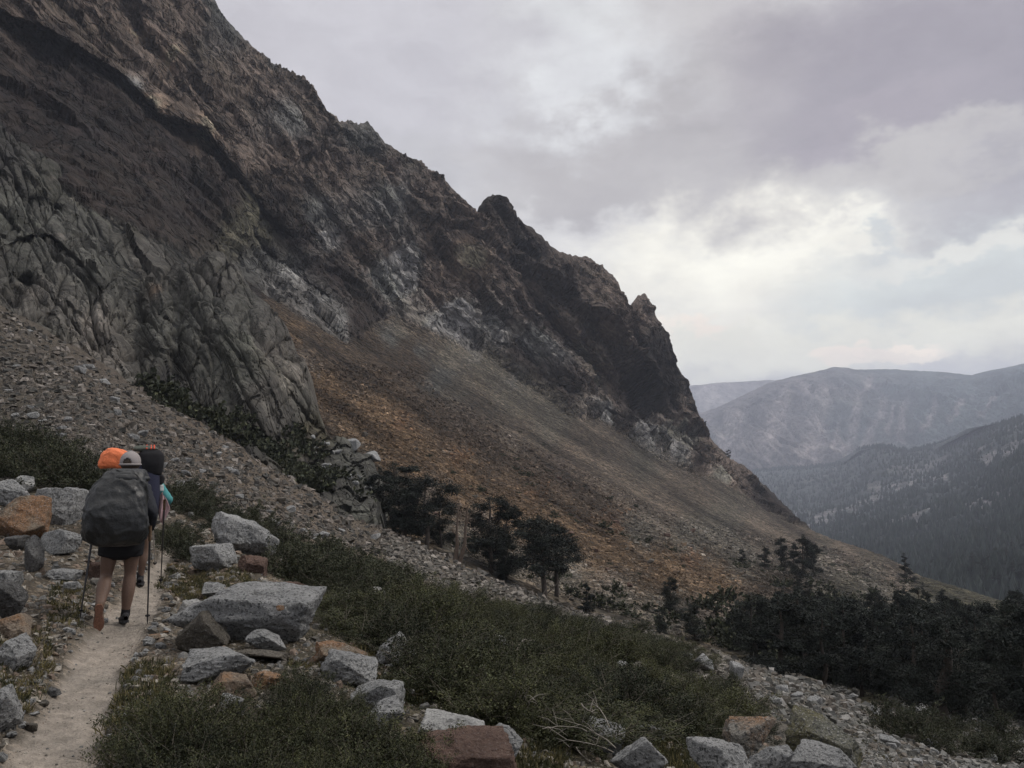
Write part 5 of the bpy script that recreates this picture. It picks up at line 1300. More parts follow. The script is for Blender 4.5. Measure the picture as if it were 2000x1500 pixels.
# ---- conifers
def pine_meshes(seed, style):
    """height 1. returns trunk mesh, crown mesh. The crown is a handful of uneven bough masses with gaps between them"""
    r = np.random.default_rng(seed); bark = []; C = []; tone = []
    bend = r.normal(0, 0.03, 2)
    def axis(z): return np.array([bend[0] * math.sin(z * 4) + 0.02 * math.sin(z * 9 + seed), bend[1] * math.cos(z * 3), z])
    zt = np.linspace(0, 0.97, 9)
    fat = 2.6 if style == 'big' else 1.0
    bark.append(tube([axis(z) for z in zt], (0.024 * (1 - zt) ** 0.8 + 0.003) * fat, 7))
    z0 = {'bushy': 0.06, 'conic': 0.05, 'open': 0.2, 'lollipop': 0.36, 'big': 0.24}[style]
    nl = {'bushy': 9, 'conic': 9, 'open': 8, 'lollipop': 8, 'big': 13}[style]
    for k in range(nl):
        z = z0 + (0.93 - z0) * (k + r.uniform(0, 0.8)) / nl
        az = r.uniform(0, 6.28) if k % 2 else az + math.pi + r.normal(0, 0.5) if k else 0.0
        prof = {'conic': 0.17 * (1 - z) + 0.03, 'bushy': 0.21 * (1 - 0.55 * z ** 2), 'open': 0.20 * (1 - 0.4 * z), 'lollipop': 0.23 * (1 - abs(z - 0.62) * 1.1), 'big': 0.25 * (1 - 0.45 * z)}[style]
        off = prof * r.uniform(0.35, 1.15); cz = z + 0.03
        cc = axis(z) + np.array([math.cos(az) * off, math.sin(az) * off, 0.03])
        rx = prof * r.uniform(0.5, 0.95); rz = rx * r.uniform(0.42, 0.75)
        bark.append(tube([axis(z - 0.08 * (1 - z)), (axis(z) + cc) / 2 - np.array([0, 0, 0.01]), cc], [0.008 * (1.1 - z) * fat ** 0.5, 0.005 * (1.1 - z) + 0.001, 0.002], 4))
        for q in range(9):
            v = r.normal(size=3); v /= np.linalg.norm(v); e = cc + v * np.array([rx, rx, rz]) * r.uniform(0.45, 1.1)
            bark.append(tube([cc, (cc + e) / 2, e], [0.003, 0.002, 0.0008], 3))
            n = int(r.integers(90, 190)); sg = rx * r.uniform(0.16, 0.34)
            C.append(e + r.normal(0, 1, (n, 3)) * np.array([sg, sg, sg * 0.6])); tone.append(np.full(n, r.uniform(0.5, 1.5)))
            if q < 4: C.append((cc + e) / 2 + r.normal(0, 1, (n // 2, 3)) * sg); tone.append(np.full(n // 2, r.uniform(0.4, 1.0)))
    C.append(axis(0.95) + r.normal(0, 1, (140, 3)) * np.array([0.02, 0.02, 0.035])); tone.append(np.full(140, 1.2))
    for k in range(5 if style in ('lollipop', 'open', 'big') else 1):
        az = r.uniform(0, 6.28); z = r.uniform(0.1, z0 + 0.1); L = r.uniform(0.05, 0.12)
        a = axis(z); e = a + np.array([math.cos(az) * L, math.sin(az) * L, r.uniform(-0.04, 0.06)])
        bark.append(tube([a, (a + e) / 2 + r.normal(0, 0.01, 3), e], [0.005, 0.003, 0.001], 3))
    C = np.concatenate(C); tone = np.concatenate(tone) * r.uniform(0.75, 1.25, len(C))
    LV, LF = leaves(C, 0.021 if style == 'big' else 0.026, r, 0.34, 0.35)
    cm = mesh_np('pine_crown', LV, LF, smooth=False, cols=np.repeat(np.repeat(tone[:, None, None], 4, 1), 3, 2))
    BV, BF = join(bark)
    return mesh_np('pine_trunk', BV, BF), cm

PINE = {k: [pine_meshes(s0 + q, k) for q in range(n)] for k, s0, n in (('bushy', 500, 6), ('conic', 520, 4), ('open', 540, 4), ('lollipop', 560, 4), ('big', 580, 1))}
for k in PINE:
    for tm, cm in PINE[k]:
        tm.materials.append(M_BARK); cm.materials.append(M_NEEDLE)

def pine(px, py_base, py_top, style, label, sheet=None, group=None, wide=1.0, r=_r, lean=0.0, P=None):
    sheet = sheet or MT
    if P is None: P = sheet.pos(px, py_base)
    d = float(depth_of(P)); H = (py_base - py_top) * d / F
    e = empty('pine_tree', tuple(float(c) for c in (P[0], P[1], P[2] - 0.03 * H)), r.uniform(0, 6.28), label=label, category='tree')
    e.rotation_euler = (0, lean, 0) if lean else e.rotation_euler
    if group: e['group'] = group
    e.scale = (H * wide, H * wide, H)
    tm, cm = PINE[style][r.randrange(len(PINE[style]))]
    link('trunk', tm, parent=e); link('crown', cm, parent=e)
    return e

SINGLE = [(766, 1040, 918, 'bushy', 'dark bushy pine against the right end of the grey buttress, leftmost of the mid-distance trees', 1.5),
          (735, 1025, 930, 'bushy', 'small dark pine squeezed against the toe of the buttress', 1.2),
          (795, 1070, 960, 'bushy', 'low dark pine between the leftmost bushy pine and the flat-topped one', 1.3),
          (832, 1082, 940, 'lollipop', 'pine with a flat spreading top just left of the bare dead trunks', 1.25),
          (858, 1070, 990, 'bushy', 'short dark pine right behind the bare dead trunks', 1.2),
          (955, 1112, 982, 'bushy', 'tall rounded black-green pine right of the bare dead trunks', 1.25),
          (985, 1120, 1000, 'bushy', 'narrower dark pine overlapping the rounded one on its right', 1.0),
          (990, 1134, 1075, 'bushy', 'short dark pine at the foot of the rounded one', 1.2),
          (1058, 1168, 1020, 'lollipop', 'pine with a dense crown above many bare lower stems', 1.35),
          (1085, 1165, 1040, 'lollipop', 'lower right companion of the pine with bare lower stems', 1.3),
          (1146, 1206, 1138, 'conic', 'small slim pine standing alone above the thicket', 1.3),
          (1310, 1206, 1130, 'bushy', 'small dark pine standing at the right end of the near slope', 1.0),
          (1352, 1250, 1182, 'bushy', 'squat dark pine just above the right edge of the thicket', 1.4),
          (1290, 1240, 1190, 'bushy', 'very small pine left of the squat dark one', 1.2),
          (1451, 1102, 1072, 'bushy', 'smallest of the pines on the grey scree', 0.9),
          (1494, 1110, 1068, 'bushy', 'small square-topped pine on the grey scree', 1.1),
          (1527, 1115, 1048, 'open', 'ragged pine right of the small square-topped one', 1.0),
          (1570, 1132, 1044, 'bushy', 'tallest pine of the group on the grey scree', 1.05),
          (1592, 1128, 1062, 'open', 'pine touching the tallest one on its right', 1.0),
          (1551, 1120, 1062, 'open', 'thin ragged pine left of the tallest one on the scree', 0.9),
          (1770, 1134, 1080, 'conic', 'slim pointed pine alone on the skyline of the scree', 1.1),
          (1423, 898, 879, 'bushy', 'tiny lone tree on the far ridge crest', 1.0)]
for k_, (px, yb, yt, st, lab, wd) in enumerate(SINGLE):
    pine(px, yb, yt - (16 if k_ < 10 else 2), st, lab, wide=wd)
# bigger ones at the lower right, nearer
for px, yb, yt, st, lab, wd, lean in ((1850, 1442, 1215, 'big', 'large dark pine with a thick straight trunk at the lower right', 1.15, 0.02),
                                      (1608, 1338, 1190, 'open', 'dark pine with a visible trunk at the top edge of the rubble field', 1.3, 0.0),
                                      (1698, 1348, 1195, 'open', 'pine with an open branchy crown between two dense ones', 1.2, 0.0),
                                      (1525, 1318, 1160, 'bushy', 'broad dark pine right of the thicket', 1.5, 0.0),
                                      (1470, 1290, 1160, 'bushy', 'dark round pine behind the right end of the thicket', 1.4, 0.0),
                                      (1570, 1320, 1150, 'bushy', 'dark broad pine just behind the one with the visible trunk', 1.3, 0.0),
                                      (1650, 1335, 1170, 'bushy', 'dense dark pine left of the open branchy one', 1.2, 0.0),
                                      (1760, 1372, 1180, 'bushy', 'tall dense pine left of the large trunked one', 1.05, 0.0),
                                      (1925, 1410, 1230, 'bushy', 'rounded greyish pine right of the large trunked one', 1.2, 0.0),
                                      (1985, 1410, 1180, 'bushy', 'tall dark pine at the right edge of the photo', 1.1, 0.0),
                                      (2050, 1430, 1150, 'bushy', 'dark pine just beyond the right edge', 1.1, 0.0)):
    sh = GR if yb > float(interp(px, CREST)) else MT
    pine(px, yb, yt, st, lab, sheet=sh, wide=wd, lean=lean)
def pine_wood():
    r = random.Random(9); rn = np.random.default_rng(9)
    xs, ys = sample_poly([(1400, 1200), (1500, 1170), (1640, 1140), (1750, 1150), (1850, 1165), (2050, 1215), (2100, 1400), (1900, 1372), (1750, 1345), (1600, 1325), (1480, 1285), (1400, 1250)], 900, rn)
    done = []
    for x, y in sorted(zip(xs, ys), key=lambda q: q[1]):
        P = MT.pos(x, y); d = float(depth_of(P)); H = r.uniform(3.6, 6.8) * (0.85 if d > 120 else 1)
        if any(math.hypot(x - a, (y - b) * 1.6) < 25 for a, b in done): continue
        if x < 1640 and y < 1200 and r.random() < 0.7: continue
        if r.random() < 0.15: continue
        lim = float(interp(x, [(1400, 1175), (1550, 1150), (1700, 1160), (1850, 1165), (2100, 1150)])) + r.uniform(-14, 48) + 14 * math.sin(x / 37.0)
        if float(pnoise(np.array([[x / 75.0, y / 45.0, 3.3]]))[0]) > 0.34: continue
        if y - H * F / d < lim: H = (y - lim) * d / F
        if H < 2.2: continue
        done.append((x, y))
        top = y - H * F / d
        pine(x, y, top, r.choice(('bushy', 'bushy', 'conic', 'open')), 'dark pine in the dense wood filling the lower right', group='pines of the wood', wide=r.uniform(0.9, 1.3), r=r, P=P)
    # the nearest pines of the wood, at the upper edge of the rubble
    for k in range(20):
        x = 1630 + 22 * k + r.uniform(-8, 8); y = float(interp(x, CREST)) + r.uniform(-4, 34)
        if 1810 < x < 1885: continue
        pine(x, y, y - r.uniform(110, 190), r.choice(('bushy', 'bushy', 'open')), 'pine at the upper edge of the rubble field, in front of the dense wood', sheet=GR, group='front pines of the wood', wide=r.uniform(1.1, 1.5), r=r)
    # valley pines beyond the end of the scree, standing on the valley side
    xs, ys = sample_poly([(1780, 1150), (1900, 1110), (2060, 1090), (2080, 1230), (1950, 1200), (1850, 1170)], 60, rn)
    for x, y in zip(xs, ys):
        P = HILL.pos(x, y); d = float(depth_of(P)); H = r.uniform(11, 19)
        pine(x, y, y - H * F / d, 'conic', 'dark pointed conifer in the valley behind the end of the scree', group='conifers in the valley', wide=r.uniform(1.0, 1.5), r=r, P=P)
pine_wood()

# dead snag with two bare trunks
def snag():
    base = MT.pos(888, 1106); d = float(depth_of(base)); k = d / F
    def w(px, py, dd=0): return at(px, py, d + dd)
    e = empty('dead_tree', tuple(base), 0, label='bare brown dead tree with two upright trunks', category='dead tree')
    def part(name, pts, rad):
        P = np.array([w(*p) - base for p in pts]); V, Fq = tube(P, np.array(rad) * k, 8)
        me = mesh_np(name, V, Fq); link(name, me, M_SNAG, e)
    part('trunk', [(886, 1112), (890, 1090), (893, 1065), (892, 1040), (894, 1010), (897, 976)], [6.5, 4.6, 3.4, 2.4, 1.7, 0.8])
    part('trunk', [(892, 1110), (902, 1085), (908, 1060), (909, 1030), (912, 1005), (914, 985)], [5, 4.2, 3.3, 2.4, 1.7, 0.7])
    for pts in ([(909, 1030), (916, 1010), (922, 998)], [(893, 1045), (886, 1040), (882, 1030)], [(908, 1065), (914, 1075), (919, 1080)], [(908, 1050), (916, 1048), (920, 1050)], [(894, 1012), (898, 1003), (900, 996)], [(910, 1020), (918, 1022), (919, 1030)]):
        part('branch', pts, [1.6, 1.1, 0.5])
snag()
# fallen pale poles under the lollipop pine
for k, (a, b, lab) in enumerate((((1068, 1160), (1102, 1120), 'long pale dead stem leaning across the foot of the pine with bare stems'), ((1052, 1168), (1068, 1148), 'short pale dead stem leaning beside the longer one'))):
    d = float(depth_of(MT.pos(*a))) - 1.5
    P = np.array([at(*a, d), at((a[0] + b[0]) / 2 + 1, (a[1] + b[1]) / 2 + 2, d), at(*b, d)])
    V, Fq = tube(P - P[0], [0.07, 0.055, 0.03], 6)
    o = link('dead_branch', mesh_np('dead_branch', V, Fq), M_DEAD, label=lab, category='branch'); o.location = P[0]

# pale dead branches tangled at bottom centre-right, in front of the thicket
def dead_tangle():
    r = random.Random(31)
    starts = [((1205, 1462), (1080, 1400)), ((1215, 1455), (1115, 1372)), ((1200, 1470), (1090, 1448)), ((1165, 1398), (1210, 1425)), ((1125, 1462), (1175, 1500)), ((1120, 1450), (1090, 1495)), ((1100, 1440), (1040, 1410)),
              ((1150, 1430), (1060, 1425)), ((1180, 1440), (1100, 1405)), ((1025, 1395), (1045, 1365)), ((1135, 1375), (1165, 1390)), ((1190, 1420), (1160, 1380)), ((1008, 1268), (1045, 1253)), ((1870, 1335), (1876, 1270))]
    for k, ((x0, y0), (x1, y1)) in enumerate(starts):
        if k in (1, 3, 6, 8): continue
        top_r = x0 > 1800
        d = 27.0 if top_r else (9.0 if y0 < 1300 else r.uniform(5.3, 5.9))
        n = 7; P = []
        for i in range(n):
            f = i / (n - 1)
            arch = math.sin(f * math.pi) * (-10 if y1 < y0 else 6)
            P.append(at(x0 + (x1 - x0) * f + r.uniform(-2.5, 2.5), y0 + (y1 - y0) * f + arch + r.uniform(-2.5, 2.5), d + 0.25 * math.sin(f * 3 + k)))
        P = np.array(P); kpx = d / F
        parts = [tube(P - P[0], np.linspace(1.4, 0.5, n) * kpx, 5)]
        for q in range(6):
            i = r.randrange(1, n - 1); dv = (P[i + 1] - P[i]); L = np.linalg.norm(P[-1] - P[0]) * r.uniform(0.15, 0.4)
            dv = dv / np.linalg.norm(dv) + np.array([r.gauss(0, .5), r.gauss(0, .5), r.gauss(0.1, .5)]); dv /= np.linalg.norm(dv)
            c = P[i] - P[0]
            parts.append(tube([c, c + dv * L * 0.5 + np.array([0, 0, 0.1 * L]), c + dv * L], [0.8 * kpx, 0.6 * kpx, 0.3 * kpx], 4))
        V, Fq = join(parts)
        lab = 'pale dead branches sticking out of the large pine at lower right' if top_r else ('single pale curved twig rising from the middle of the thicket' if y0 < 1300 else 'bleached dead branch in the tangle at the bottom edge of the thicket')
        o = link('dead_branch', mesh_np('dead_branch', V, Fq), M_DEAD, label=lab, category='branch')
        if not top_r and y0 > 1300: o['group'] = 'bleached branches in the tangle'
        o.location = P[0]
dead_tangle()

# grass tufts and dry buckwheat along the verge
def grass():
    r = np.random.default_rng(8)
    polys = [([(330, 1100), (480, 1120), (520, 1150), (380, 1175), (300, 1150)], 260), ([(-20, 1220), (90, 1230), (110, 1330), (40, 1400), (-20, 1320)], 110), ([(250, 1300), (330, 1290), (340, 1400), (240, 1470), (215, 1420)], 200), ([(560, 1290), (800, 1330), (900, 1400), (700, 1350)], 150),
             ([(1280, 1440), (1380, 1440), (1360, 1510), (1280, 1500)], 140), ([(1000, 1440), (1120, 1470), (1100, 1520), (1010, 1520)], 80), ([(1500, 1380), (1560, 1420), (1700, 1430), (1760, 1500), (1560, 1440)], 160), ([(100, 1140), (180, 1140), (160, 1230), (90, 1220)], 80), ([(640, 1180), (760, 1300), (680, 1270)], 60)]
    Vs, Cs = [], []
    for poly, n in polys:
        x, y = sample_poly(poly, n, r); P = GR.pos(x, y)
        for p in P:
            m = 16; az = r.uniform(0, 6.28, m); L = r.uniform(0.03, 0.10, m); tilt = r.uniform(0.1, 0.8, m)
            dv = np.stack([np.cos(az) * np.sin(tilt), np.sin(az) * np.sin(tilt), np.cos(tilt)], -1)
            sd = np.stack([-np.sin(az), np.cos(az), 0 * az], -1) * 0.0035
            b = p + r.normal(0, 0.025, (m, 3)) * np.array([1, 1, 0]) - np.array([0, 0, 0.01])
            tip = b + dv * L[:, None] - np.array([0, 0, 1]) * (L * tilt * 0.3)[:, None]; mid = b + dv * (L * 0.55)[:, None]
            Vs.append(np.stack([b - sd, b + sd, mid + sd * 0.8, tip, mid - sd * 0.8], 1).reshape(-1, 3))
            c = np.array([[0.9, 0.9, 0.6], [2.4, 2.0, 1.3]])[int(r.random() < 0.45)] * r.uniform(0.7, 1.2)
            Cs.append(np.tile(c, (m * 5, 1)))
    V = np.concatenate(Vs); Fq = np.arange(len(V)).reshape(-1, 5)
    m = mat_leaf('dry_and_green_grass', (0.06, 0.062, 0.045), (0.06, 0.062, 0.045))
    link('grass', mesh_np('grass', V, Fq, smooth=False, cols=np.concatenate(Cs)), m, kind='stuff', label='sparse green and straw coloured grass between the stones', category='grass')
grass()

# ================================================================== HIKERS
SKIN = mat_plain('tanned_skin', (0.125, 0.08, 0.06), 0.6, 0.3, 60, 0.12)
BLACK = mat_plain('black_cloth', (0.016, 0.016, 0.018), 0.9, 0.15, 50, 0.2)
JACKET = mat_plain('dark_jacket_cloth', (0.022, 0.024, 0.03), 0.8, 0.2, 40, 0.25, 0.006)
COVER = mat_plain('charcoal_rain_cover', (0.012, 0.0135, 0.0145), 0.45, 0.5, 22, 0.15, 0.012)
CAPM = mat_plain('grey_cap_cloth', (0.26, 0.24, 0.235), 0.9, 0.1, 200, 0.1)
HAIR = mat_plain('dark_brown_hair', (0.04, 0.028, 0.02), 0.7, 0.3, 120, 0.3)
ORANGE = mat_plain('orange_nylon', (0.72, 0.19, 0.075), 0.6, 0.3, 25, 0.08, 0.01)
NAVY = mat_plain('navy_pack_cloth', (0.022, 0.024, 0.045), 0.8, 0.2, 60, 0.2, 0.004)
TEAL = mat_plain('teal_shirt', (0.07, 0.24, 0.25), 0.85, 0.15, 40, 0.12, 0.004)
PINK = mat_plain('faded_pink_towel', (0.36, 0.25, 0.26), 0.95, 0.1, 90, 0.15, 0.006)
SHOE = mat_plain('dusty_brown_shoe', (0.11, 0.075, 0.055), 0.85, 0.15, 60, 0.3)
SOLE = mat_plain('dusty_sole', (0.16, 0.085, 0.06), 0.9, 0.1, 60, 0.3)
SHOED = mat_plain('black_shoe', (0.03, 0.03, 0.033), 0.8, 0.2, 60, 0.3)
STEEL = mat_plain('dark_pole_metal', (0.05, 0.05, 0.055), 0.35, 0.5, 40, 0.1, metal=0.5)
SILVER = mat_plain('silver_pole_metal', (0.55, 0.55, 0.55), 0.3, 0.5, 40, 0.1, metal=0.7)
CORK = mat_plain('cork_grip', (0.12, 0.08, 0.05), 0.9)

def skin_obj(name, verts, edges, radii, mat, parent, sub=2, root=0, extra=None):
    me = bpy.data.meshes.new(name)
    me.from_pydata([tuple(v) for v in verts], edges, [])
    o = bpy.data.objects.new(name, me); COL.objects.link(o); o.parent = parent
    sk = o.modifiers.new('skin', 'SKIN'); sk.use_smooth_shade = True
    if not me.skin_vertices: pass
    lay = me.skin_vertices[0].data
    for i, r in enumerate(radii):
        lay[i].radius = (r, r) if not isinstance(r, tuple) else r
    roots = [root] + (extra or [])
    for i in roots: lay[i].use_root = True
    if sub:
        s = o.modifiers.new('subdivision', 'SUBSURF'); s.levels = sub; s.render_levels = sub
    me.materials.append(mat)
    return o

def finger_chains(h, fwd, up, side, grip):
    """five fingers curled round a pole at grip; returns chains of points with radii. h = palm centre, side = +1 right hand"""
    out = []
    fwd, up = np.array(fwd, float), np.array(up, float); lat = np.cross(fwd, up)
    for k, L in enumerate((0.9, 1.0, 0.95, 0.78)):
        b = h + up * (0.028 - 0.019 * k) + fwd * 0.02
        c = [b, b + fwd * 0.028 * L - lat * side * 0.004, b + fwd * 0.042 * L - lat * side * 0.024, b + fwd * 0.024 * L - lat * side * 0.042]
        out.append((c, [0.0095, 0.009, 0.0085, 0.007]))
    b = h + up * 0.022 - lat * side * 0.008
    out.append(([b, b + up * 0.018 - lat * side * 0.022 + fwd * 0.008, b + up * 0.012 - lat * side * 0.040 + fwd * 0.024], [0.0115, 0.010, 0.0085]))
    return out

def person(name, origin, rz, J, label, group=None, tall=1.0, leg_r=(0.085, 0.055, 0.058, 0.036)):
    """J: joint positions in metres, x right, y the way they walk, z up"""
    e = empty(name, origin, rz, label=label, category='person')
    V = []; E = []; R = []
    def add(p, r, link_to=None):
        V.append(np.array(p, float)); R.append(r)
        if link_to is not None: E.append((link_to, len(V) - 1))
        return len(V) - 1
    J = {k: np.array(v, float) for k, v in J.items()}
    pel = add(J['pelvis'], (0.15, 0.115))
    wa = add(J['pelvis'] * 0.5 + J['chest'] * 0.5, (0.135, 0.10), pel)
    ch = add(J['chest'], (0.165, 0.115), wa)
    nk = add(J['neck'], 0.055, ch)
    hd = J['head']
    h1 = add(hd + np.array([0, -0.01, -0.07]), (0.062, 0.07), nk)
    h2 = add(hd, (0.080, 0.098), h1)
    h3 = add(hd + np.array([0, -0.005, 0.065]), (0.065, 0.075), h2)
    for s, sx in (('l', -1), ('r', 1)):
        sh = add(J['sh_' + s], 0.058, ch); el = add(J['el_' + s], 0.040, sh)
        mid = add(J['el_' + s] * 0.55 + J['wr_' + s] * 0.45, 0.036, el)
        wr = add(J['wr_' + s], 0.025, mid)
        f = J['wr_' + s] - J['el_' + s]; f /= np.linalg.norm(f)
        palm = J['wr_' + s] + f * 0.05
        pm = add(palm, (0.036, 0.018), wr)
        hip = add(J['hip_' + s], leg_r[0] * 1.05, pel)
        th = add(J['hip_' + s] * 0.55 + J['kn_' + s] * 0.45, leg_r[0] * 0.9, hip)
        kn = add(J['kn_' + s], leg_r[1], th)
        an = J['an_' + s]; back = np.array([0, -0.022, 0])
        cf = add(J['kn_' + s] * 0.68 + an * 0.32 + back, leg_r[2], kn)
        c2 = add(J['kn_' + s] * 0.35 + an * 0.65 + back * 0.4, leg_r[2] * 0.78, cf)
        ak = add(an, leg_r[3], c2)
        add(J['toe_' + s] * 0.7 + an * 0.3 - np.array([0, 0, 0.02]), 0.03, ak)
        J['palm_' + s] = palm; J['f_' + s] = f
    roots = []
    for s, sx in (('l', -1), ('r', 1)):
        for c, rr in finger_chains(J['palm_' + s], J['f_' + s], np.array([0, 0.3, 0.95]), sx, None):
            first = len(V)
            for q, (p, r) in enumerate(zip(c, rr)): add(p, r, first + q - 1 if q else None)
            roots.append(first)
    skin_obj('body', V, E, R, SKIN, e, 2, 0, roots)
    # face
    fc = []
    def ball(c, r, n=8):
        VV, FF = _CS[n]; return VV * np.array(r) + np.array(c), FF
    Vv, Ff = join([ball(hd + np.array([0, 0.105, -0.012]), (0.014, 0.020, 0.024)), ball(hd + np.array([-0.082, 0, -0.005]), (0.010, 0.02, 0.032)), ball(hd + np.array([0.082, 0, -0.005]), (0.010, 0.02, 0.032))])
    link('nose_and_ears', mesh_np('nose_and_ears', Vv, Ff), SKIN, e)
    Vv, Ff = join([ball(hd + np.array([x, 0.09, 0.015]), (0.012, 0.01, 0.008)) for x in (-0.032, 0.032)]); link('eyes', mesh_np('eyes', Vv, Ff), mat_eye, e)
    Vv, Ff = ball(hd + np.array([0, 0.092, -0.055]), (0.024, 0.01, 0.007)); link('mouth', mesh_np('mouth', Vv, Ff), mat_lip, e)
    return e, J
mat_eye = mat_plain('dark_eye', (0.03, 0.025, 0.02), 0.2); mat_lip = mat_plain('lips', (0.28, 0.11, 0.09), 0.6)

def rings(name, prof, mat, parent, n=40, wrinkle=0.0, power=2.6, seed=0, close=True, wf=7.0):
    """prof: rows of (z, cx, cy, half width, half depth); super-elliptic sections, closed at both ends"""
    a = np.array(prof, float); zz = np.linspace(0, len(a) - 1, len(a) * 5)
    rows = np.stack([np.interp(zz, np.arange(len(a)), a[:, k]) for k in range(5)], -1)
    k = np.array([1, 2, 3, 2, 1]) / 9.0       # round the profile
    for q in range(1, 5):
        p = np.pad(rows[:, q], 2, mode='edge'); rows[:, q] = np.convolve(p, k, 'valid')
    th = np.linspace(0, 2 * np.pi, n, endpoint=False)
    c, s = np.cos(th), np.sin(th)
    ex = np.sign(c) * np.abs(c) ** (2 / power); ey = np.sign(s) * np.abs(s) ** (2 / power)
    P = np.stack([rows[:, 1:2] + rows[:, 3:4] * ex, rows[:, 2:3] + rows[:, 4:5] * ey, rows[:, 0:1] + 0 * ex], -1)
    if wrinkle:
        q = P * np.array([wf, wf, wf * 1.6]) + seed
        q2 = P * np.array([wf * 2.4, wf * 2.4, wf * 0.75]) + P[..., 2:3] * np.array([wf * 0.9, 0, 0]) + seed + 3
        w = 0.45 * ridged(q + 0.4 * np.stack([fbm(q, 2)] * 3, -1), 2) + 0.75 * np.exp(-np.abs(pnoise(q2)) / 0.10) + 0.35 * np.exp(-np.abs(pnoise(q2 * 2.1 + 5)) / 0.12) - 0.3
        cen = rows[:, None, 1:3]
        dv = P[..., :2] - cen; L = np.linalg.norm(dv, axis=-1, keepdims=True) + 1e-6
        P[..., :2] += dv / L * (w[..., None] * wrinkle)
        P[..., 2] += wrinkle * 0.5 * fbm(q + 3, 2)
    m = len(rows); i = np.arange(m - 1)[:, None] * n; j = np.arange(n)[None]; j2 = (j + 1) % n
    Fq = np.stack([i + j, i + j2, i + n + j2, i + n + j], -1).reshape(-1, 4)
    V = P.reshape(-1, 3); 
    if close:
        V = np.vstack([V, P[0].mean(0), P[-1].mean(0)]); b, t_ = len(V) - 2, len(V) - 1
        jj = np.arange(n); cap = np.stack([np.full(n, b), (jj + 1) % n, jj, jj], -1); cap2 = np.stack([np.full(n, t_), (m - 1) * n + jj, (m - 1) * n + (jj + 1) % n, (m - 1) * n + (jj + 1) % n], -1)
        me = bpy.data.meshes.new(name)
        tri = [tuple(x[:3]) for x in np.vstack([cap, cap2]).tolist()]
        me.from_pydata([tuple(x) for x in V.tolist()], [], [tuple(x) for x in Fq.tolist()] + tri)
        for pl in me.polygons: pl.use_smooth = True
    else:
        me = mesh_np(name, V, Fq)
    o = link(name, me, mat, parent)
    return o

def limb(name, pts, radii, mat, parent, sides=12, wr=0.0):
    pts = np.array(pts, float)
    zz = np.linspace(0, len(pts) - 1, (len(pts) - 1) * 5 + 1)
    P = np.stack([np.interp(zz, np.arange(len(pts)), pts[:, k]) for k in range(3)], -1); R = np.interp(zz, np.arange(len(pts)), radii)
    V, Fq = tube(P, R, sides)
    if wr:
        c = np.repeat(P, sides, 0); dv = V - c; L = np.linalg.norm(dv, axis=1)[:, None] + 1e-6
        V = V + dv / L * (wr * fbm(V * 26, 3))[:, None]
    n = len(P); me = bpy.data.meshes.new(name)
    V = np.vstack([V, P[0], P[-1]]); a, b = len(V) - 2, len(V) - 1
    caps = [(a, (j + 1) % sides, j) for j in range(sides)] + [(b, (n - 1) * sides + j, (n - 1) * sides + (j + 1) % sides) for j in range(sides)]
    me.from_pydata([tuple(x) for x in V.tolist()], [], [tuple(x) for x in Fq.tolist()] + caps)
    for pl in me.polygons: pl.use_smooth = True
    return link(name, me, mat, parent)

def shoe(parent, an, toe, mat, sole, width=0.05, dusty=False):
    an, toe = np.array(an, float), np.array(toe, float)
    ax = toe - an; L = np.linalg.norm(ax); ax /= L
    up = np.cross(np.array([1.0, 0, 0]), ax); up = up if up[2] > 0 or abs(up[2]) < 0.3 else -up
    if np.dot(up, [0, 0.2, 1]) < 0: up = -up
    up /= np.linalg.norm(up); heel = an - ax * 0.05
    def sec(f, w, h, lift):
        c = heel + (toe - heel) * f + up * lift; out = []
        for th in np.linspace(0, 2 * np.pi, 14, endpoint=False):
            out.append(c + np.array([1.0, 0, 0]) * math.cos(th) * w + up * math.sin(th) * h)
        return out
    rows = [sec(0.0, 0.02, 0.02, 0.0), sec(0.05, 0.033, 0.04, 0.01), sec(0.25, 0.038, 0.055, 0.02), sec(0.5, 0.042, 0.036, -0.002), sec(0.75, 0.05, 0.028, -0.01), sec(0.93, 0.042, 0.02, -0.014), sec(1.0, 0.018, 0.008, -0.018)]
    V = np.array(rows).reshape(-1, 3); m, n = 7, 14
    i = np.arange(m - 1)[:, None] * n; j = np.arange(n)[None]; j2 = (j + 1) % n
    Fq = np.stack([i + j, i + j2, i + n + j2, i + n + j], -1).reshape(-1, 4)
    o = link('shoe', mesh_np('shoe', V, Fq), mat, parent)
    rows = []
    for f, w in ((0.0, 0.014), (0.04, 0.027), (0.14, 0.035), (0.42, 0.030), (0.72, 0.046), (0.9, 0.040), (1.02, 0.016)):
        c = heel + (toe - heel) * f - up * 0.036
        rows.append([c + np.array([s1 * w, 0, 0]) + up * u for s1, u in ((-1, 0.014), (1, 0.014), (1, -0.010), (-1, -0.010))])
    V = np.array(rows).reshape(-1, 3); n = 4; i = np.arange(6)[:, None] * n; j = np.arange(n)[None]; j2 = (j + 1) % n
    Fq = np.vstack([np.stack([i + j, i + j2, i + n + j2, i + n + j], -1).reshape(-1, 4), [[0, 1, 2, 3]], [[24, 25, 26, 27]]])
    link('sole', mesh_np('sole', V, Fq, smooth=False), sole, o)

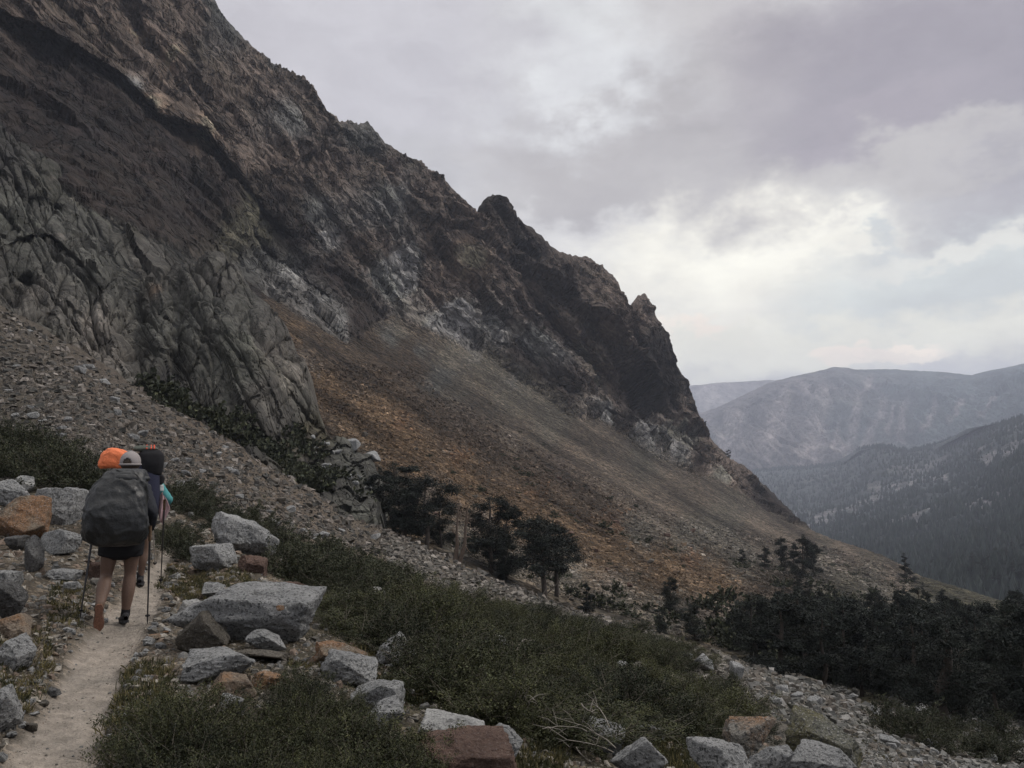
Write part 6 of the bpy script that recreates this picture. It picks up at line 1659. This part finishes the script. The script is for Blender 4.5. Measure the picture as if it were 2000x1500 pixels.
def trekking_pole(hand_w, tip_w, mat, label):
    hand_w, tip_w = np.array(hand_w, float), np.array(tip_w, float)
    ax = (tip_w - hand_w); L = np.linalg.norm(ax); ax /= L
    e = empty('trekking_pole', tuple(tip_w), 0, label=label, category='trekking pole')
    o = hand_w - tip_w
    def seg(name, a, b, r0, r1, m):
        V, Fq = tube([o + ax * a, o + ax * (a + b) / 2, o + ax * b], [r0, (r0 + r1) / 2, r1], 8); link(name, mesh_np(name, V, Fq), m, e)
    seg('grip', -0.07, 0.09, 0.017, 0.014, CORK); seg('upper_shaft', 0.09, L * 0.55, 0.0100, 0.0098, mat); seg('lower_shaft', L * 0.55, L - 0.03, 0.0080, 0.0072, mat); seg('tip', L - 0.03, L, 0.006, 0.003, STEEL)
    V, Fq = tube([o + ax * (L - 0.10), o + ax * (L - 0.095), o + ax * (L - 0.085)], [0.008, 0.026, 0.012], 12); link('basket', mesh_np('basket', V, Fq), BLACK, e)
    return e

def L2W(e, p):
    rz = e.rotation_euler[2]; c, s = math.cos(rz), math.sin(rz); x, y, z = p
    return np.array([e.location[0] + x * c - y * s, e.location[1] + x * s + y * c, e.location[2] + z])

def hiker_rear():
    o = at(232, 1222, 8.1); g = GR.pos(232, 1213); z0 = float(GR.pos(240, 1210)[2])
    org = (float(o[0]), float(o[1]), z0)
    rz = math.atan2(3.85, 8.0)          # straight away from us
    k = 8.1 / F
    J = dict(pelvis=(0, -0.02, 0.94), chest=(0.0, 0.10, 1.27), neck=(0.02, 0.17, 1.46), head=(0.045, 0.21, 1.62),
             sh_l=(-0.17, 0.12, 1.38), el_l=(-0.30, 0.10, 1.12), wr_l=(-0.27, 0.30, 0.98), sh_r=(0.17, 0.12, 1.38), el_r=(0.262, -0.03, 1.13), wr_r=(0.262, 0.18, 0.955),
             hip_l=(-0.095, -0.02, 0.88), kn_l=(-0.135, 0.02, 0.50), an_l=(-0.18, -0.27, 0.235), toe_l=(-0.175, -0.235, 0.03),
             hip_r=(0.095, -0.02, 0.88), kn_r=(0.085, 0.06, 0.50), an_r=(0.055, 0.02, 0.115), toe_r=(0.035, 0.20, 0.045))
    e, J = person('person', org, rz, J, 'rear hiker in a grey cap, black shorts and dark jacket under a huge covered pack', leg_r=(0.100, 0.056, 0.074, 0.038))
    # jacket: torso and sleeves
    rings('jacket', [(0.90, 0, -0.02, 0.175, 0.14), (1.0, 0, 0.0, 0.18, 0.14), (1.2, 0, 0.07, 0.20, 0.15), (1.38, 0.01, 0.13, 0.20, 0.13), (1.45, 0.02, 0.16, 0.10, 0.09), (1.49, 0.02, 0.17, 0.065, 0.07)], JACKET, e, wrinkle=0.006)
    for s in ('l', 'r'):
        limb('sleeve', [J['sh_' + s] + np.array([0, 0, 0.0]), (J['sh_' + s] + J['el_' + s]) / 2, J['el_' + s], (J['el_' + s] + J['wr_' + s]) / 2, J['wr_' + s]], [0.078, 0.072, 0.062, 0.055, 0.042], JACKET, e, 16, 0.018)
    # shorts
    rings('shorts', [(0.98, 0, -0.02, 0.17, 0.135), (0.90, 0, -0.02, 0.20, 0.16), (0.82, 0, -0.02, 0.205, 0.165), (0.75, -0.01, -0.015, 0.19, 0.155), (0.70, -0.015, -0.01, 0.145, 0.14), (0.665, -0.015, 0.0, 0.07, 0.10)], BLACK, e, wrinkle=0.006)
    for s, x in (('l', -1), ('r', 1)):
        h, kn = J['hip_' + s], J['kn_' + s]
        limb('shorts_leg', [h + np.array([0, 0, 0.04]), h * 0.75 + kn * 0.25, h * 0.55 + kn * 0.45], [0.115, 0.112, 0.108], BLACK, e, 16, 0.008)
    # feet
    shoe(e, J['an_l'] + np.array([0, 0, -0.0]), J['toe_l'], SHOE, SOLE); shoe(e, J['an_r'] - np.array([0, 0.02, 0.04]), J['toe_r'], SHOED, SHOED)
    for s, m in (('l', SHOE), ('r', BLACK)):
        a = J['an_' + s]; kn = J['kn_' + s]
        limb('sock', [a + (kn - a) * 0.22, a + (kn - a) * 0.08, a - np.array([0, 0, 0.02])], [0.042, 0.043, 0.044], m, e, 14, 0.004)
    # cap with the strap gap at the back
    hd = J['head']; VV, FF = _CS[16]
    Vc = VV.copy() * np.array([0.102, 0.118, 0.112]) + hd + np.array([0, 0, 0.025])
    cen = VV[FF].mean(1)
    keep = (cen[:, 2] > -0.22) & ~((cen[:, 1] < 0) & (((cen[:, 0] + 0.30) / 0.38) ** 2 + ((cen[:, 2] + 0.02) / 0.36) ** 2 < 1))
    cap = link('cap', mesh_np('cap', Vc, FF[keep]), CAPM, e); so = cap.modifiers.new('thick', 'SOLIDIFY'); so.thickness = 0.004
    th = np.linspace(-1.15, 1.15, 16); br = np.array([[hd + np.array([0.10 * math.sin(t), 0.115 * math.cos(t), 0.01]), hd + np.array([0.092 * math.sin(t), 0.115 * math.cos(t) + 0.075 * math.cos(t * 1.2), -0.01])] for t in th])
    bo = link('cap_brim', mesh_np('cap_brim', br.reshape(-1, 3), grid_faces(16, 2)), CAPM, cap); so = bo.modifiers.new('thick', 'SOLIDIFY'); so.thickness = 0.004
    V, Fq = tube([hd + np.array([-0.10 * math.cos(t) , -0.119 * abs(math.sin(t)) , -0.002]) for t in np.linspace(0.05, math.pi - 0.05, 14)], [0.011] * 14, 6)
    link('cap_strap', mesh_np('cap_strap', V, Fq), CAPM, cap)
    V, Fq = VV * np.array([0.094, 0.108, 0.10]) + hd + np.array([0, -0.008, 0.012]), FF
    kp = (VV[FF].mean(1)[:, 1] < 0.35) | (VV[FF].mean(1)[:, 2] > 0.5); link('hair', mesh_np('hair', V, Fq[kp]), HAIR, e)
    # the covered backpack
    b = empty('backpack', tuple(L2W(e, (-0.01, -0.02, 0.84))), rz, label='huge charcoal rain-covered backpack of the rear hiker', category='backpack')
    rings('rain_cover', [(-0.02, 0.01, -0.24, 0.05, 0.05), (0.0, -0.03, -0.24, 0.20, 0.14), (0.05, -0.045, -0.25, 0.265, 0.19), (0.14, -0.05, -0.26, 0.285, 0.225), (0.26, -0.055, -0.26, 0.285, 0.24), (0.38, -0.055, -0.25, 0.278, 0.24), (0.50, -0.045, -0.23, 0.258, 0.225),
                         (0.58, -0.025, -0.21, 0.235, 0.205), (0.65, 0.005, -0.20, 0.20, 0.18), (0.70, 0.02, -0.19, 0.185, 0.16), (0.725, 0.03, -0.18, 0.15, 0.12), (0.735, 0.03, -0.17, 0.06, 0.05)], COVER, b, n=120, wrinkle=0.034, power=3.2, seed=4, wf=3.0)
    # bulging top fold and drawcord hem
    limb('top_fold', [(-0.17, -0.30, 0.645), (-0.04, -0.355, 0.655), (0.11, -0.345, 0.645), (0.225, -0.26, 0.635)], [0.02, 0.040, 0.042, 0.02], COVER, b, 12, 0.012)
    for x in (-0.11, 0.11): limb('shoulder_strap', [(x, -0.06, 0.58), (x, 0.10, 0.60), (x, 0.22, 0.50), (x, 0.17, 0.25), (x, 0.02, 0.15)], [0.02] * 5, BLACK, b, 8)
    # poles
    for hand, (tx, ty), lab in (('l', (155, 1214), 'black trekking pole in the rear hiker\'s left hand, leftmost pole'), ('r', (288, 1212), 'black trekking pole in the rear hiker\'s right hand')):
        hp = L2W(e, J['palm_' + hand] + np.array([0, 0.02, 0.02]))
        if hand == 'l': hp = at(181, 1045, 8.0)
        else: hp = at(293, 1040, 8.0)
        tip = GR.pos(tx, ty); trekking_pole(hp, tip, STEEL, lab)
    return e
hiker_rear()

def hiker_front():
    d = 10.0; o = at(257, 1160, d); z0 = float(GR.pos(268, 1152)[2]); org = (float(o[0]), float(o[1]), z0)
    rz = math.atan2(4.5, 9.9); k = d / F
    J = dict(pelvis=(0.02, -0.02, 0.90), chest=(0.03, 0.10, 1.22), neck=(0.03, 0.17, 1.40), head=(0.03, 0.22, 1.55),
             sh_l=(-0.14, 0.12, 1.33), el_l=(-0.27, 0.10, 1.10), wr_l=(-0.25, 0.30, 0.98), sh_r=(0.22, 0.12, 1.34), el_r=(0.385, 0.02, 1.10), wr_r=(0.375, 0.22, 1.04),
             hip_l=(-0.06, -0.02, 0.84), kn_l=(-0.04, 0.06, 0.48), an_l=(-0.01, -0.05, 0.09), toe_l=(-0.02, 0.13, 0.035),
             hip_r=(0.10, -0.02, 0.84), kn_r=(0.125, 0.08, 0.48), an_r=(0.09, 0.10, 0.115), toe_r=(0.10, 0.28, 0.045))
    e, J = person('person', org, rz, J, 'front hiker in a teal long-sleeved shirt, mostly hidden behind the rear hiker', leg_r=(0.08, 0.052, 0.056, 0.034))
    rings('shirt', [(0.88, 0.02, -0.02, 0.165, 0.13), (1.0, 0.02, 0.0, 0.165, 0.13), (1.18, 0.03, 0.07, 0.185, 0.14), (1.33, 0.03, 0.13, 0.19, 0.12), (1.40, 0.03, 0.16, 0.09, 0.08), (1.43, 0.03, 0.17, 0.06, 0.06)], TEAL, e, wrinkle=0.004)
    for s in ('l', 'r'):
        limb('sleeve', [J['sh_' + s], (J['sh_' + s] + J['el_' + s]) / 2, J['el_' + s], (J['el_' + s] + J['wr_' + s]) / 2, J['wr_' + s]], [0.066, 0.058, 0.052, 0.045, 0.036], TEAL, e, 16, 0.01)
    rings('shorts', [(0.95, 0.02, -0.02, 0.16, 0.13), (0.86, 0.02, -0.02, 0.185, 0.155), (0.78, 0.02, -0.02, 0.18, 0.15), (0.73, 0.02, -0.02, 0.12, 0.12)], NAVY, e, wrinkle=0.005)
    for s in ('l', 'r'):
        h, kn = J['hip_' + s], J['kn_' + s]; limb('shorts_leg', [h + np.array([0, 0, 0.04]), h * 0.75 + kn * 0.25, h * 0.6 + kn * 0.4], [0.105, 0.1, 0.096], NAVY, e, 16, 0.006)
        shoe(e, J['an_' + s] - np.array([0, 0.02, 0.03]), J['toe_' + s], SHOED, SHOED); limb('sock', [J['an_' + s] + np.array([0, 0, 0.08]), J['an_' + s], J['an_' + s] - np.array([0, 0, 0.03])], [0.04, 0.042, 0.042], SHOED, e, 12)
    VV, FF = _CS[16]; hd = J['head']
    V = VV * np.array([0.093, 0.108, 0.10]) + hd + np.array([0, -0.012, 0.014]); kp = (VV[FF].mean(1)[:, 1] < 0.35) | (VV[FF].mean(1)[:, 2] > 0.5); link('hair', mesh_np('hair', V, FF[kp]), HAIR, e)
    b = empty('backpack', tuple(L2W(e, (0.03, -0.02, 0.86))), rz, label='navy backpack of the front hiker with an orange roll strapped on top', category='backpack')
    rings('pack_bag', [(0.0, 0.03, -0.16, 0.15, 0.10), (0.04, 0.03, -0.18, 0.20, 0.14), (0.25, 0.035, -0.19, 0.215, 0.16), (0.5, 0.03, -0.17, 0.21, 0.155), (0.70, 0.03, -0.15, 0.20, 0.14), (0.80, 0.03, -0.13, 0.16, 0.11), (0.83, 0.03, -0.12, 0.06, 0.05)], NAVY, b, n=48, wrinkle=0.006, power=3.0, seed=9)
    rings('pack_lid', [(0.55, 0.12, -0.17, 0.06, 0.06), (0.57, 0.13, -0.18, 0.13, 0.12), (0.70, 0.13, -0.18, 0.15, 0.15), (0.82, 0.13, -0.17, 0.145, 0.14), (0.87, 0.12, -0.15, 0.11, 0.10), (0.88, 0.12, -0.15, 0.04, 0.05)], BLACK, b, n=40, wrinkle=0.008, seed=2)
    # orange sack slung across the top left
    V, F2 = _CS[16]; N = V.copy()
    w = 1 + 0.10 * fbm(N * 2.2, 3)
    N = np.sign(N) * np.abs(N) ** 0.62 * (w + 0.10 * ridged(V * 2.6, 3) + 0.05 * facets(V * 3))[:, None] * 0.92 * np.array([0.175, 0.12, 0.125])
    a = math.radians(-14); N = np.stack([N[:, 0] * math.cos(a) - N[:, 2] * math.sin(a), N[:, 1], N[:, 0] * math.sin(a) + N[:, 2] * math.cos(a)], -1)
    N[:, 2] -= 0.55 * np.clip(-N[:, 0], 0, 1) ** 1.2
    link('orange_sack', mesh_np('orange_sack', N + np.array([-0.285, -0.14, 0.775]), F2), ORANGE, b)
    rings('rolled_pad', [(0.85, 0.04, -0.15, 0.03, 0.04), (0.86, 0.05, -0.15, 0.13, 0.08), (0.89, 0.06, -0.15, 0.15, 0.10), (0.925, 0.06, -0.15, 0.11, 0.07), (0.93, 0.06, -0.15, 0.03, 0.03)], mat_plain('grey_green_pad', (0.09, 0.10, 0.085), 0.8), b, n=32, wrinkle=0.004)
    for x in (0.075, 0.125, 0.16): limb('red_strap', [(x, -0.06, 0.885), (x, -0.10, 0.925), (x, -0.19, 0.930), (x, -0.25, 0.885)], [0.010] * 4, mat_plain('red_webbing', (0.55, 0.09, 0.05), 0.7), b, 6)
    rings('side_pouch', [(0.44, 0.23, -0.16, 0.03, 0.03), (0.46, 0.235, -0.17, 0.05, 0.06), (0.50, 0.24, -0.17, 0.055, 0.06), (0.55, 0.235, -0.17, 0.05, 0.06), (0.57, 0.23, -0.17, 0.03, 0.03)], BLACK, b, n=28, wrinkle=0.005)
    limb('clear_bottle', [(0.245, -0.17, 0.36), (0.245, -0.17, 0.44)], [0.045, 0.04], mat_plain('grey_plastic', (0.38, 0.40, 0.40), 0.35), b, 14)
    for x in (-0.08, 0.14): limb('shoulder_strap', [(x, -0.05, 0.50), (x, 0.10, 0.54), (x, 0.21, 0.42), (x, 0.16, 0.2), (x, 0.02, 0.12)], [0.018] * 5, BLACK, b, 8)
    # pink towel hanging from the pack
    u, v = np.meshgrid(np.linspace(0, 1, 14), np.linspace(0, 1, 18))
    wdt = np.interp(v, [0, 0.15, 0.45, 0.75, 1.0], [0.02, 0.09, 0.16, 0.09, 0.03])
    T = np.stack([0.27 + (u - 0.35) * wdt * 0.9, -0.24 + 0.025 * np.sin(u * 9 + v * 3), 0.33 - v * 0.36 + 0.02 * np.sin(u * 5)], -1)
    tw = link('towel', mesh_np('towel', T, grid_faces(18, 14)), PINK, b); so = tw.modifiers.new('thick', 'SOLIDIFY'); so.thickness = 0.006
    trekking_pole(at(321, 985, 9.7), GR.pos(315, 1134), STEEL, 'dark trekking pole in the front hiker\'s right hand, rightmost pole')
    trekking_pole(at(297, 1000, 9.9), GR.pos(304, 1098), SILVER, 'silver trekking pole seen between the two hikers\' dark poles')
hiker_front()

# ------------------------------------------------------------------ air
def haze():
    m = bpy.data.materials.new('hazy_air'); m.use_nodes = True
    t = NT(m.node_tree); t.n.clear(); out = t.new('ShaderNodeOutputMaterial'); pv = t.new('ShaderNodeVolumePrincipled')
    pv.inputs['Color'].default_value = (0.76, 0.83, 1.0, 1); pv.inputs['Density'].default_value = 0.00014; pv.inputs['Anisotropy'].default_value = 0.1
    t.l.new(pv.outputs[0], out.inputs['Volume'])
    x, y0, y1, z0, z1 = 26000, -26000, 26000, -800, 690
    V = [(-x, y0, z0), (x, y0, z0), (x, y1, z0), (-x, y1, z0), (-x, y0, z1), (x, y0, z1), (x, y1, z1), (-x, y1, z1)]
    me = bpy.data.meshes.new('haze'); me.from_pydata(V, [], [(0, 3, 2, 1), (4, 5, 6, 7), (0, 1, 5, 4), (1, 2, 6, 5), (2, 3, 7, 6), (3, 0, 4, 7)])
    link('haze', me, m, kind='stuff')
haze()
